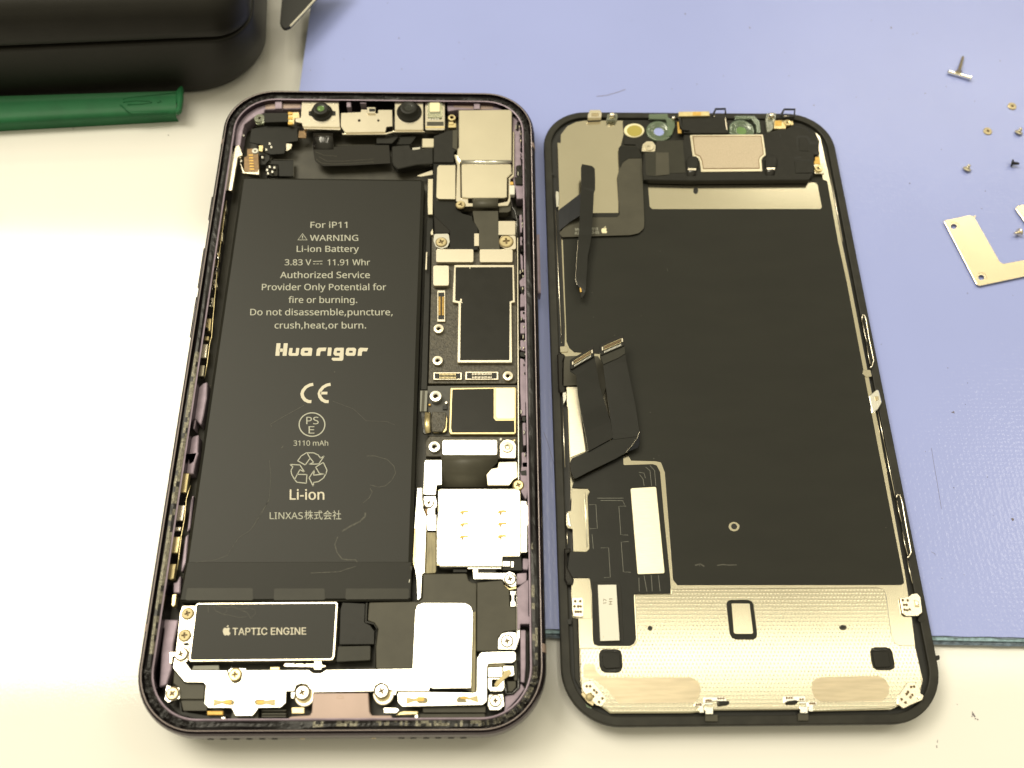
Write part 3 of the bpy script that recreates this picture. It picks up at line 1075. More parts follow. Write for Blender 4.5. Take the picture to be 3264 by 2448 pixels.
# ---- rear camera cover
rc = part('rear_camera_cover', 'B', [(965, 408), (1565, 402), (1592, 425), (1590, 1000), (990, 1000), (945, 930), (950, 862), (966, 850)], 9.4, 2, STEEL,
          phone, r=12, b=.15)
MB().ribbon([(g('B', [(990, 998)])[0]) + (9.39,), (g('B', [(993, 1020)])[0]) + (9.2,), (g('B', [(995, 1046)])[0]) + (8.9,)],
            [(g('B', [(1590, 998)])[0]) + (9.39,), (g('B', [(1588, 1020)])[0]) + (9.2,), (g('B', [(1585, 1046)])[0]) + (8.9,)],
            .2).build('cover_bend', BRIGHT, rc, smooth=True)
part('cover_lower', 'B', [(995, 1044), (1585, 1044), (1590, 1150), (1537, 1200), (1535, 1428), (1500, 1440), (1080, 1442), (1000, 1430)], 8.9, 2, STEEL,
     rc, r=14, b=.15)
part('camera_tray', 'B', [(912, 930), (945, 930), (985, 1010), (990, 1435), (1080, 1450), (1080, 1500), (1440, 1500), (1535, 1480), (1550, 1440),
                          (1552, 1205), (1598, 1165), (1602, 660), (1622, 660), (1620, 1180), (1575, 1215), (1575, 1480), (1545, 1530), (1440, 1535),
                          (1020, 1540), (932, 1470), (945, 1050)], 8.5, 2, NICKEL, phone, r=8, b=.12)
part('camera_wall', 'B', [(1440, 1530), (1580, 1500), (1580, 1590), (1540, 1610), (1440, 1610)], 8.0, 2, PLASTG, phone, r=10)
screw(phone, 'B', 988, 1515, 52, 8.9, arms=3)
part('side_plate', 'B', [(712, 1085, 30), (735, 1055, 20), (928, 1055, 4), (928, 1455, 4), (730, 1452, 30), (702, 1430, 20)], 8.6, .8, STEEL, phone)
part('white_capsule', 'B', rect(1563, 1290, 1625, 1400, 12), 8.6, 1.2, WHITE, phone, b=.15)
part('gold_contact', 'B', rect(1568, 1250, 1608, 1285, 6), 8.5, .6, GOLD, phone)
MB().ribbon([g('B', [(1130, 1442)])[0] + (8.9,), g('B', [(1130, 1480)])[0] + (9.3,), g('B', [(1130, 1530)])[0] + (9.2,), g('B', [(1132, 1560)])[0] + (8.6,)],
            [g('B', [(1432, 1442)])[0] + (8.9,), g('B', [(1430, 1480)])[0] + (9.3,), g('B', [(1430, 1530)])[0] + (9.2,), g('B', [(1430, 1560)])[0] + (8.6,)],
            .12).build('camera_ribbon', PLASTG, phone, smooth=True)
part('ribbon_lower', 'C', [(1130, 118), (1430, 118), (1432, 240), (1436, 400), (1450, 572), (1208, 572), (1205, 345), (1150, 250)], 8.0, .3, PLASTG, phone,
     r=8)
# steel strip between battery and board, black rail
part('steel_rail', 'f', [('B', 605, 1217), ('B', 665, 1217), ('C', 660, 160), ('C', 605, 160), ('C', 600, 0)], 7.6, 1, STEEL, phone)
part('steel_rib', 'C', [(660, 325), (635, 370), (640, 400), (668, 400)], 7.6, 1, STEEL, phone)
part('battery_rail', 'f', [('C', 590, 170), ('C', 668, 170), ('C', 672, 320), ('C', 640, 400), ('C', 632, 1000), ('D', 600, 750), ('D', 515, 750),
                           ('C', 560, 900)], 6.6, 2, PLAST, phone, b=.2)
part('rail_mark', 'C', [(582, 600), (598, 600), (592, 808), (572, 808)], 7.7, .3, NICKEL, phone)
part('black_wedge', 'C', [(672, 178), (690, 178), (862, 342), (862, 378), (682, 376)], 8.1, 1, FLEXG, phone, r=8, b=.2)

# ---- logic board
lb = part('logic_board', 'f', [('C', 650, 400), ('C', 1645, 400), ('C', 1652, 1600), ('D', 1652, 650), ('D', 1630, 674), ('D', 610, 672), ('C', 625, 1600),
                               ('C', 642, 1000)], 7.0, 1.4, PCB, phone, r=4, b=.12)
part('board_bracket', 'C', [(675, 388), (850, 385), (862, 480), (835, 540), (765, 567), (695, 535), (668, 470)], 8.05, 1, BRIGHT, lb, r=25)
screw(lb, 'C', 762, 480, 62, 8.35)
part('board_bracket', 'C', [(1470, 408), (1637, 405), (1640, 568), (1520, 570), (1455, 530), (1438, 465)], 8.05, 1, NICKEL, lb, r=25)
screw(lb, 'C', 1525, 472, 78, 8.35)
part('cover_plate', 'C', rect(1432, 236, 1634, 400, 6), 8.15, 1, NICKEL, lb)
part('cover_plate', 'C', rect(1147, 382, 1206, 530, 8), 8.15, 1, NICKEL, lb)
part('cover_plate', 'C', rect(699, 567, 1140, 720, 22), 8.2, 1, NICKEL, lb)
part('cover_plate', 'C', rect(1212, 568, 1601, 720, 22), 8.2, 1, NICKEL, lb)
part('cover_plate', 'C', rect(665, 759, 852, 996, 26), 8.2, 1, NICKEL, lb)
sh = part('chip_shield', 'f', [('C', 912, 752), ('C', 1616, 752), ('C', 1628, 1192), ('C', 1588, 1198), ('D', 1595, 426), ('D', 950, 426),
                               ('C', 962, 1202), ('C', 892, 1190)], 7.9, 1.2, NICKEL, lb, r=3, b=.08)
part('shield_film', 'f', [('C', 930, 780), ('C', 1598, 778), ('C', 1604, 1172), ('C', 1566, 1180), ('D', 1562, 396), ('D', 982, 398), ('C', 992, 1182),
                          ('C', 925, 1170)], 7.95, .06, FILM, sh, r=3, b=.02)
part('film_tear', 'C', [(985, 1150), (1005, 1155), (1000, 1185), (1015, 1200), (980, 1195)], 7.98, .02, NICKEL, sh, r=3, b=0)
part('film_nick', 'C', [(1090, 768), (1105, 768), (1102, 800), (1094, 798)], 7.98, .02, NICKEL, sh, r=3, b=0)


def connector(parent, reg, x0, y0, x1, y1, z, pinm, vert=False, n=14, body=PLASTG, shell=NICKEL):
    c_ = MB().px(reg, rect(x0, y0, x1, y1, 8), z, .8, b=.06).build('board_connector', shell, parent)
    w, h = x1 - x0, y1 - y0
    if vert:
        i_ = rect(x0 + w * .12, y0 + h * .07, x1 - w * .12, y1 - h * .07, 6)
        cc = rect(x0 + w * .12, y0 + h * .2, x1 - w * .12, y1 - h * .2, 3)
    else:
        i_ = rect(x0 + w * .05, y0 + h * .14, x1 - w * .05, y1 - h * .14, 6)
        cc = rect(x0 + w * .18, y0 + h * .12, x1 - w * .18, y1 - h * .12, 3)
    MB().px(reg, i_, z + .03, .05, b=.02).build('socket', DARK, c_)
    MB().px(reg, cc, z + .08, .08, b=.03).build('socket_tongue', body, c_)
    pin = MB()
    for k in range(n):
        t_ = .2 + .6 * (k + .5) / n
        for s_ in (.28, .72):
            if vert:
                x, y = x0 + w * s_, y0 + h * t_
                pin.px(reg, rect(x - w * .13, y - 3.2, x + w * .13, y + 3.2), z + .14, .06, b=0)
            else:
                x, y = x0 + w * t_, y0 + h * s_
                pin.px(reg, rect(x - 3.4, y - h * .13, x + 3.4, y + h * .13), z + .14, .06, b=0)
    o = pin.build('pins', pinm, c_)
    o['kind'] = 'stuff'
    return c_


connector(lb, 'C', 714, 1052, 808, 1420, 7.5, GOLD, vert=True, n=18, body=PLAST)
connector(lb, 'D', 668, 540, 1003, 628, 7.5, BRASS, n=13, body=PLAST)
connector(lb, 'D', 1043, 532, 1433, 628, 7.5, NICKEL, n=14, body=PLASTG)
post(lb, 'C', 730, 1500, 62, 7.8)
post(lb, 'D', 718, 400, 63, 7.8)
post(lb, 'D', 1545, 580, 63, 7.8)
# second board section
l2 = part('lower_board', 'f', [('D', 600, 700), ('D', 1655, 690), ('D', 1650, 1290), ('D', 600, 1290)], 6.7, 1.2, PCBG, phone, r=3)
s2 = part('chip_shield', 'D', [(868, 722), (1630, 714), (1642, 735), (1640, 1250), (1620, 1268), (872, 1268), (852, 1240)], 7.9, 1.4, BRASS, l2, r=14, b=.1)
part('shield_film', 'D', [(892, 742), (1378, 732), (1378, 1078), (1402, 1108), (1618, 1108), (1622, 1244), (888, 1248), (876, 1200)], 7.95, .06, FILM, s2,
     r=8, b=.02)
part('shield_window', 'D', [(1402, 722), (1612, 722), (1630, 740), (1628, 1072), (1602, 1088), (1425, 1088), (1400, 1060)], 8.0, .1, STEEL, s2, r=12, b=.05)
post(l2, 'D', 695, 818, 72, 8.1, BRIGHT)
part('solder_dot', 'D', [(800, 895), (815, 878), (835, 885), (832, 908), (812, 912)], 7.3, .6, BRIGHT, l2, r=12)
part('gold_dot', 'D', rect(612, 910, 636, 930, 6), 7.2, .4, GOLD, l2)
part('small_chip', 'D', rect(778, 930, 832, 978, 5), 7.0, .4, DARK, l2)
part('grey_tab', 'D', [(515, 755), (602, 755), (590, 1000), (510, 1000)], 7.6, .4, GREY, phone)
part('grey_tab', 'D', [(540, 758), (570, 758), (558, 998), (525, 998)], 7.64, .02, PLASTG, phone, b=0)
part('battery_flex', 'D', [(510, 1008), (640, 1008), (642, 1240), (570, 1272), (545, 1250), (520, 1010)], 7.5, .4, FLEXG, phone, r=8, b=.1)
MB().ribbon([g('D', [(570, 1012)])[0] + (7.6,), g('D', [(560, 1150)])[0] + (7.9,), g('D', [(575, 1262)])[0] + (7.5,)],
            [g('D', [(632, 1012)])[0] + (7.6,), g('D', [(630, 1150)])[0] + (7.9,), g('D', [(640, 1245)])[0] + (7.5,)],
            .1).build('battery_flex_fold', BRASS, phone, smooth=True, label='shiny folded strip of the battery flex')
part('flex_pad', 'D', [(658, 1002), (822, 1012), (812, 1180), (775, 1240), (650, 1240), (638, 1100)], 7.9, 1.0, PCB, phone, r=15, b=.15)
part('pad_edge', 'D', [(822, 1040), (832, 1100), (825, 1220), (800, 1245), (670, 1248), (670, 1240), (775, 1238), (812, 1180)], 7.6, .5, BRASS, phone)
l3 = part('board_strip', 'f', [('D', 580, 1345), ('D', 622, 1292), ('D', 1650, 1292), ('D', 1650, 1500), ('D', 1440, 1560), ('D', 760, 1560),
                               ('D', 760, 1530), ('D', 578, 1530)], 7.1, 1.4, PCB, phone, r=3, b=.12)
post(l3, 'D', 680, 1413, 70, 7.9, BRIGHT)
part('cover_plate', 'D', rect(774, 1334, 1419, 1512, 24), 8.2, 1, BRIGHT, l3)
part('board_bracket', 'D', [(1450, 1385), (1490, 1340), (1545, 1328), (1610, 1345), (1640, 1395), (1638, 1552), (1450, 1546)], 8.0, 1, NICKEL, l3, r=22)
post(l3, 'D', 1538, 1418, 66, 8.3, STEEL, .3, 'ring_screw')
part('solder_dot', 'D', [(1445, 1322), (1460, 1306), (1478, 1318), (1470, 1340), (1450, 1342)], 7.4, .4, WHITE, l3, r=10)
part('solder_dot', 'D', rect(1608, 1328, 1632, 1354, 10), 7.4, .4, BRASS, l3)
# curved flex below the cover plate
zs = [(40, 8.1), (120, 8.3), (200, 8.2), (260, 7.8), (330, 7.2), (415, 6.6)]
MB().ribbon([g('E', [(768, y)])[0] + (z_,) for y, z_ in zs], [g('E', [(1425 if y < 150 else 1345 if y < 210 else 1292, y)])[0] + (z_,) for y, z_ in zs],
            .15).build('wide_flex', PLASTG, phone, smooth=True)
part('steel_block', 'E', [(572, 97), (766, 95), (768, 388), (708, 390), (696, 505), (552, 500), (562, 140)], 8.2, 1.6, BRIGHT, phone, r=14)
part('tan_plate', 'E', [(1435, 122), (1650, 115), (1662, 300), (1610, 330), (1560, 395), (1305, 395), (1292, 270), (1350, 200), (1425, 185)], 8.0, 1.2, STEEL,
     phone, r=16)
part('tan_plate', 'E', rect(1450, 45, 1636, 75, 3), 7.6, .8, STEEL, phone, r=3)
screw(phone, 'E', 1668, 388, 60, 8.5, BRASS)
post(phone, 'E', 1668, 400, 68, 8.1, BRASS, .3, 'ring_screw')
part('bright_shim', 'f', [('E', 470, 415), ('E', 548, 414), ('E', 545, 520), ('E', 555, 660), ('E', 600, 760), ('E', 592, 940), ('E', 575, 1430),
                          ('E', 545, 1440), ('F', 542, 30), ('F', 532, 240), ('F', 490, 285), ('F', 468, 262), ('F', 462, 30), ('E', 445, 1400),
                          ('E', 420, 1290), ('E', 435, 900)], 7.3, .8, BRIGHT, phone, r=4, b=.25)
part('shim_edge', 'f', [('E', 445, 900), ('E', 475, 900), ('E', 462, 1300), ('E', 432, 1350), ('E', 425, 1280)], 7.5, .4, BRASS, phone, b=.1)

# ---- SIM reader
sim = part('sim_reader', 'E', [(722, 470), (742, 435), (1668, 432), (1692, 470), (1692, 1210), (1680, 1232), (1482, 1232), (1476, 1352), (742, 1352),
                               (738, 1315), (706, 1310), (704, 880), (722, 700)], 8.5, 2, BRIGHT, phone, r=10, b=.12)
part('reader_flange', 'E', [(1690, 578), (1762, 578), (1765, 620), (1800, 660), (1800, 830), (1772, 870), (1770, 1182), (1692, 1185)], 8.2, 1.6, BRIGHT, sim,
     r=8)
for x, y in ((980, 690), (980, 835), (978, 981), (1426, 686), (1426, 829), (1426, 976)):
    c_ = MB().px('E', [(x + a, y + b_) for a, b_ in ((0, 22), (8, 8), (30, 0), (92, 0), (105, 14), (104, 22), (60, 22), (44, 30), (46, 60), (26, 60),
                                                      (24, 38), (2, 40))], 8.56, .06, b=.02).build('sim_contact', GOLD, sim)
    MB().px('E', [(x + a, y + b_) for a, b_ in ((24, 26), (46, 24), (46, 58), (26, 58))], 8.58, .02, b=0).build('contact_slot', COPPER, c_)
for q in ((725, 447, 765, 462), (722, 615, 742, 640), (722, 650, 748, 705), (710, 1000, 732, 1030), (708, 1095, 740, 1115), (708, 1310, 738, 1335),
          (1640, 440, 1672, 452), (1540, 1222, 1612, 1232)):
    part('reader_notch', 'E', rect(*q, 3), 8.54, .05, SCREWD, sim, b=.01)
part('reader_bar', 'E', rect(1070, 1360, 1466, 1376, 2), 8.2, .6, NICKEL, phone, b=.05)
part('reader_foot', 'E', rect(1130, 1380, 1195, 1420, 3), 7.9, .6, NICKEL, phone)
part('black_block', 'E', [(1482, 1238), (1700, 1215), (1712, 1395), (1480, 1392)], 7.9, 1.5, PLAST, phone, r=4)
part('small_capacitor', 'E', rect(1482, 1286, 1570, 1346, 6), 8.2, .6, BRIGHT, phone)
part('small_capacitor', 'E', rect(1580, 1286, 1614, 1360, 6), 8.2, .6, BRIGHT, phone)
part('black_block', 'E', rect(900, 1380, 1065, 1416, 3), 7.5, 1, PLAST, phone)
part('black_block', 'E', rect(1200, 1382, 1405, 1418, 3), 7.7, 1, DARK, phone)
part('screw_tab', 'E', [(556, 522), (692, 520), (712, 600), (700, 662), (600, 664), (554, 620)], 8.0, 1, BRIGHT, phone, r=10)
screw(phone, 'E', 615, 598, 56, 8.3, BRIGHT)
part('clip', 'E', rect(600, 668, 688, 735, 6), 7.8, 1, BRIGHT, phone)
part('clip_edge', 'E', [(565, 668), (598, 668), (605, 735), (590, 730)], 7.7, .8, COPPER, phone)
part('steel_tab', 'E', rect(600, 740, 702, 925, 4), 7.9, 1, BRIGHT, phone)
part('brown_ribbon', 'E', [(596, 945), (697, 945), (702, 1400), (690, 1425), (580, 1430)], 7.4, .4, BROWN, phone)

# ---- right channel: lilac pockets with dark gaps, thin steel rail
part('steel_wire', 'f', [('C', 1652, 420), ('C', 1664, 420), ('D', 1672, 600), ('E', 1676, 330), ('E', 1664, 330), ('D', 1658, 600)], 8.3, 1.2, NICKEL,
     phone, b=.03)
for reg, q in (('C', [(1678, 160), (1712, 160), (1712, 370), (1690, 376)]), ('C', [(1688, 420), (1716, 420), (1716, 520), (1690, 525)]),
               ('C', [(1690, 610), (1720, 650), (1726, 810), (1700, 810)]),
               ('C', [(1680, 940), (1742, 880), (1748, 1000), (1690, 1010)]), ('C', [(1690, 1100), (1746, 1060), (1750, 1240), (1690, 1250)]),
               ('C', [(1690, 1290), (1750, 1290), (1750, 1400), (1695, 1390)]), ('C', [(1690, 1430), (1750, 1430), (1745, 1560), (1692, 1560)]),
               ('D', [(1690, 160), (1758, 160), (1750, 295), (1692, 280)]), ('D', [(1688, 370), (1764, 400), (1766, 660), (1778, 700), (1776, 860), (1755, 900), (1755, 1050), (1700, 1050), (1688, 700)]),
               ('D', [(1715, 1130), (1758, 1130), (1760, 1400), (1725, 1400)]), ('D', [(1705, 1480), (1762, 1480), (1782, 1659), (1710, 1659)]),
               ('E', [(1712, 120), (1790, 120), (1790, 400), (1762, 570), (1700, 470), (1690, 270)]),
               ('E', [(1720, 1250), (1800, 1260), (1780, 1390), (1720, 1380)]), ('E', [(1650, 1430), (1770, 1420), (1765, 1520), (1700, 1560), (1650, 1560)]),
               ('F', [(1650, 130), (1790, 20), (1790, 450), (1830, 500), (1800, 550), (1690, 550), (1690, 600), (1655, 640)]),
               ('F', [(1692, 620), (1755, 620), (1755, 1030), (1740, 1240), (1695, 1230)])):
    part('frame_pocket', reg, q, 8.2, 3, LILAC, phone, r=14, b=.12)
for reg, x, y, s_ in (('C', 1748, 265, 20), ('C', 1755, 600, 26), ('C', 1690, 830, 16), ('C', 1705, 1380, 14), ('D', 1690, 250, 14), ('D', 1700, 1000, 16),
                      ('D', 1735, 1240, 16), ('C', 1725, 1590, 16), ('E', 1745, 30, 14), ('B', 1640, 600, 16), ('B', 1775, 560, 12), ('B', 1665, 1150, 16)):
    part('spring_contact', reg, [(x - s_ * .5, y - s_ * 1.6), (x + s_ * .6, y - s_), (x + s_ * .5, y + s_ * 1.4), (x - s_ * .6, y + s_ * 1.6)], 8.6, 1.4,
         BRIGHT, phone, r=8, b=.12)
for reg, q in (('C', [(1715, 120), (1770, 130), (1770, 230), (1720, 220)]), ('C', [(1690, 1010), (1735, 1005), (1735, 1080), (1700, 1080)]),
               ('E', [(1695, 225), (1760, 215), (1765, 280), (1700, 275)]), ('D', [(1690, 300), (1750, 310), (1750, 365), (1690, 350)]),
               ('D', [(1715, 1055), (1755, 1065), (1750, 1125), (1712, 1110)])):
    part('dark_gap', reg, q, 8.25, .1, DARK, phone, r=10, b=.02)

# ---- left channel: nickel springs on a gold wire, lilac pockets
for reg, q in (('I', [(420, 20), (450, 20), (440, 120), (415, 120)]), ('I', [(400, 180), (430, 180), (415, 262), (392, 262)]),
               ('I', [(370, 360), (405, 360), (400, 470), (365, 470)]), ('I', [(335, 590), (370, 590), (355, 690), (330, 690)]),
               ('I', [(320, 760), (350, 760), (335, 860), (310, 860)]), ('I', [(300, 920), (325, 920), (345, 1010), (300, 1020)]),
               ('I', [(250, 1140), (300, 1135), (290, 1240), (235, 1250)]), ('I', [(215, 1380), (270, 1380), (255, 1530), (200, 1530)]),
               ('J', [(560, 115), (612, 115), (602, 165), (555, 165)]), ('J', [(535, 205), (597, 205), (577, 370), (525, 370)]),
               ('J', [(500, 455), (560, 455), (545, 585), (485, 585)]), ('K', [(690, 250), (745, 250), (710, 480), (665, 480)]),
               ('K', [(628, 625), (702, 625), (672, 812), (606, 810)]), ('K', [(592, 880), (652, 880), (642, 930), (586, 930)]),
               ('K', [(572, 995), (647, 995), (612, 1190), (552, 1190)]), ('K', [(530, 1315), (592, 1315), (562, 1490), (517, 1505)]),
               ('H', [(570, 10), (600, 10), (585, 140), (560, 165), (535, 150), (545, 20)])):
    part('spring_contact', reg, q, 7.6 + random.uniform(-.2, .3), 1.4, random.choice((BRASS, NICKEL, STEEL)), phone, r=7, b=.14)
ln = g('I', [(450, 0), (420, 200), (395, 400), (365, 620), (340, 820), (315, 1100), (290, 1400), (275, 1600)]) + g('J', [(622, 200), (592, 430), (565, 590)])
MB().tube([P(u, v_, 8.0) for u, v_ in ln], .09, m=0).build('contact_wire', BRASS, phone, smooth=True)
ln = g('K', [(765, 395), (740, 470), (715, 560), (692, 800), (655, 1000), (625, 1250), (605, 1390)])
MB().tube([P(u, v_, 8.0) for u, v_ in ln], .09, m=0).build('contact_wire', BRASS, phone, smooth=True)
for reg, q in (('J', [(478, 730), (540, 670), (592, 650), (585, 840), (545, 1060), (515, 1165), (455, 1095), (410, 1090), (440, 900)]),
               ('J', [(385, 1330), (430, 1290), (492, 1272), (480, 1480), (440, 1600), (370, 1640), (360, 1500)]),
               ('J', [(408, 1100), (462, 1095), (440, 1205), (405, 1215)]), ('K', [(715, 20), (860, 0), (820, 130), (795, 260), (700, 260)]),
               ('K', [(560, 1540), (600, 1530), (650, 1440), (640, 1659), (560, 1659)]), ('H', [(410, 310), (620, 315), (600, 420), (560, 600), (540, 900), (480, 1080), (395, 1110), (420, 700), (455, 420), (390, 380)]),
               ('K', [(770, 560), (800, 500), (760, 900), (720, 950)]), ('K', [(700, 1000), (740, 960), (715, 1300), (650, 1440), (660, 1300)])):
    part('frame_pocket', reg, q, 7.2, 2.6, LILAC, phone, r=14, b=.2)
for i in range(90):
    t_ = random.random()
    reg, (x0, y0), (x1, y1) = random.choice((('I', (350, 30), (270, 900)), ('I', (390, 60), (330, 860)), ('I', (310, 880), (215, 1500)), ('C', (1720, 100), (1730, 1500)),
                                           ('D', (1735, 30), (1745, 600)), ('B', (1690, 600), (1700, 1200))))
    x, y = x0 + (x1 - x0) * t_ + random.uniform(-12, 12), y0 + (y1 - y0) * t_
    s_ = random.uniform(5, 13)
    part('glint_piece', reg, [(x - s_, y - s_ * random.uniform(.6, 2)), (x + s_ * .7, y - s_), (x + s_ * .4, y + s_ * random.uniform(.8, 2)),
                              (x - s_ * .8, y + s_)], 8.3 + random.random() * .4, .9, random.choice((BRIGHT, GLUE, GLUE, NICKEL)), phone, r=5, b=.08)

mb = MB()
for ln, w in (([(1690, 470), (1692, 1190)], .07), ([(745, 447), (1640, 444)], .06), ([(742, 470), (728, 700), (712, 880), (710, 1300)], .06),
              ([(745, 1340), (1470, 1340)], .07), ([(1300, 395), (1560, 395)], .05)):
    mb.stroke([P(*p, 8.53) for p in g('E', ln)], w * 1.7, 8.53)
mb.build('seam', BROWN, sim)

for reg, q in (('B', [(1640, 1060), (1700, 1050), (1742, 1130), (1690, 1205), (1640, 1170)]), ('B', [(1622, 1190), (1715, 1195), (1722, 1285), (1632, 1280)]),
               ('B', [(1690, 640), (1760, 660), (1770, 740), (1700, 750)]), ('B', [(1650, 540), (1672, 545), (1668, 640), (1645, 640)]),
               ('C', [(1590, 60), (1640, 80), (1650, 220), (1600, 200)]), ('B', [(1620, 1600), (1680, 1590), (1680, 1650), (1640, 1655)])):
    part('black_clip', reg, q, 8.35, 1, PLAST, phone, r=16, b=.12)
MB().tube([P(*p, 8.5) for p in g('f', [('B', 1580, 1470), ('B', 1600, 1560), ('C', 1630, 120), ('C', 1652, 240), ('C', 1658, 420)])], .26, n=7).build('antenna_cable', FLEXG, phone, smooth=True)
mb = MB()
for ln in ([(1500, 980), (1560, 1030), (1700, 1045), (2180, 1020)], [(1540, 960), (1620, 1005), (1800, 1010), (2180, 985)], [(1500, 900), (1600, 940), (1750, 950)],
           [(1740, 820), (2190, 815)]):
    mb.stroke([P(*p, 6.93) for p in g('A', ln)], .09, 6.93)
mb.build('flex_sheen', PLASTG, phone)  # lighter strokes painted as sheen on the camera flex
mb = MB()
for ln in ([(1000, 990), (1240, 992), (1240, 1190)], [(830, 1050), (950, 1030), (985, 960)]):
    mb.stroke([P(*p, 6.1) for p in g('A', ln)], .12, 6.1)
mb.build('foil_edge', PLASTG, phone)

# ---- speaker, vibration motor, bottom parts
spk = part('loudspeaker', 'f', [('E', 550, 1436), ('E', 1058, 1430), ('E', 1080, 1510), ('E', 1120, 1538), ('E', 1176, 1545), ('F', 1168, 1345),
                                ('F', 1100, 1340), ('G', 1895, 890), ('G', 1470, 890), ('G', 1468, 640), ('G', 1495, 420), ('G', 1450, 350),
                                ('G', 1372, 325), ('G', 1388, 112), ('G', 1905, 102), ('F', 492, 290), ('F', 540, 250)], 7.9, 2.5, PLASTG, phone, r=6,
           b=.12)
part('speaker_flange', 'G', [(1345, 118), (1372, 112), (1362, 325), (1450, 352), (1492, 415), (1466, 640), (1462, 885), (1446, 885), (1452, 620), (1478, 430),
                             (1440, 372), (1338, 350)], 7.6, 2, PLAST, spk, b=.08)
part('speaker_body', 'F', [(1182, 62), (1480, 30), (1500, 92), (1560, 132), (1566, 342), (1642, 350), (1642, 622), (1500, 640), (1432, 700), (1426, 868),
                           (1176, 868)], 7.7, 2.5, PLASTG, phone, r=14, b=.12)
part('contact_clip', 'F', [(1572, 162), (1636, 162), (1632, 205), (1618, 215), (1618, 275), (1634, 290), (1634, 342), (1575, 345), (1575, 290), (1588, 275),
                           (1588, 215), (1574, 205)], 8.1, .8, BRIGHT, phone, r=4)
part('clip_foot', 'F', rect(1575, 322, 1632, 350, 3), 7.9, .4, BROWN, phone)
part('screw_tab', 'E', [(1132, 1422), (1520, 1424), (1560, 1405), (1620, 1425), (1645, 1480), (1642, 1575), (1600, 1590), (1535, 1565), (1500, 1530),
                        (1482, 1496), (1140, 1496)], 8.2, 1, BRIGHT, phone, r=12)
screw(phone, 'E', 1570, 1494, 64, 8.5, BRIGHT, rot=.2)
part('steel_tab', 'F', [(1500, 85), (1560, 130), (1645, 100), (1645, 135), (1560, 150)], 7.9, .6, BRASS, phone)
part('screw_tab', 'F', [(1427, 848), (1432, 725), (1470, 665), (1545, 642), (1640, 648), (1650, 770), (1638, 850)], 8.2, 1, BRIGHT, phone, r=14)
screw(phone, 'F', 1535, 748, 68, 8.5, BRIGHT, rot=.1)
part('steel_edge', 'F', [(1645, 160), (1688, 120), (1690, 700), (1665, 780), (1640, 850), (1645, 640)], 8.0, 1, BRIGHT, phone, b=.15)

# long bracket
br = part('bottom_bracket', 'f', [('H', 562, 815), ('H', 702, 815), ('H', 772, 908), ('H', 1190, 910), ('H', 1215, 990), ('H', 1250, 1045),
                                  ('H', 1290, 1062), ('H', 1340, 1045), ('H', 1380, 990), ('H', 1395, 908), ('G', 680, 905), ('G', 735, 945),
                                  ('G', 820, 945), ('G', 885, 903), ('G', 1898, 888), ('F', 455, 395), ('F', 480, 325), ('F', 550, 300),
                                  ('F', 1040, 302), ('F', 1110, 340), ('F', 1135, 415), ('F', 1112, 1303), ('F', 655, 1308), ('F', 628, 1290),
                                  ('F', 618, 1336), ('F', 245, 1336), ('G', 1625, 1140), ('G', 1605, 1085), ('G', 1530, 1052), ('G', 1460, 1085),
                                  ('G', 1438, 1155), ('G', 735, 1166), ('G', 690, 1120), ('G', 660, 1075), ('G', 590, 1062), ('G', 530, 1085),
                                  ('G', 505, 1155), ('G', 415, 1155), ('G', 408, 1290), ('G', 350, 1345), ('H', 1560, 1350), ('H', 1530, 1400),
                                  ('H', 1490, 1445), ('H', 1290, 1445), ('H', 1245, 1350), ('H', 970, 1350), ('H', 925, 1300), ('H', 945, 1090),
                                  ('H', 915, 1050), ('H', 720, 1050), ('H', 690, 1040), ('H', 560, 885)], 8.6, .8, BRIGHT, phone, b=.08, r=0)
mb = MB()
for reg, ln, w in (('H', [(1545, 912), (1522, 1100), (1535, 1150), (1575, 1178), (1888, 1180)], .06), ('F', [(248, 1336), (605, 1336)], .08)):
    mb.stroke([P(*p, 8.615) for p in g(reg, ln)], w, 8.615)
mb.build('seam', SCREWD, br)
b2 = part('speaker_bracket', 'f', [('F', 245, 1350), ('F', 612, 1348), ('F', 1178, 1355), ('F', 1182, 950), ('F', 1225, 882), ('F', 1430, 872),
                                   ('F', 1636, 870), ('F', 1640, 975), ('F', 1600, 1004), ('F', 1310, 1016), ('F', 1300, 1060), ('F', 1298, 1455),
                                   ('F', 1250, 1500), ('F', 300, 1520), ('F', 250, 1470)], 8.5, .8, BRIGHT, phone, b=.08, r=10)
part('speaker_strip', 'F', [(1125, 420), (1166, 400), (1164, 1350), (1116, 1350), (1112, 1305)], 8.1, .4, BROWN, phone)
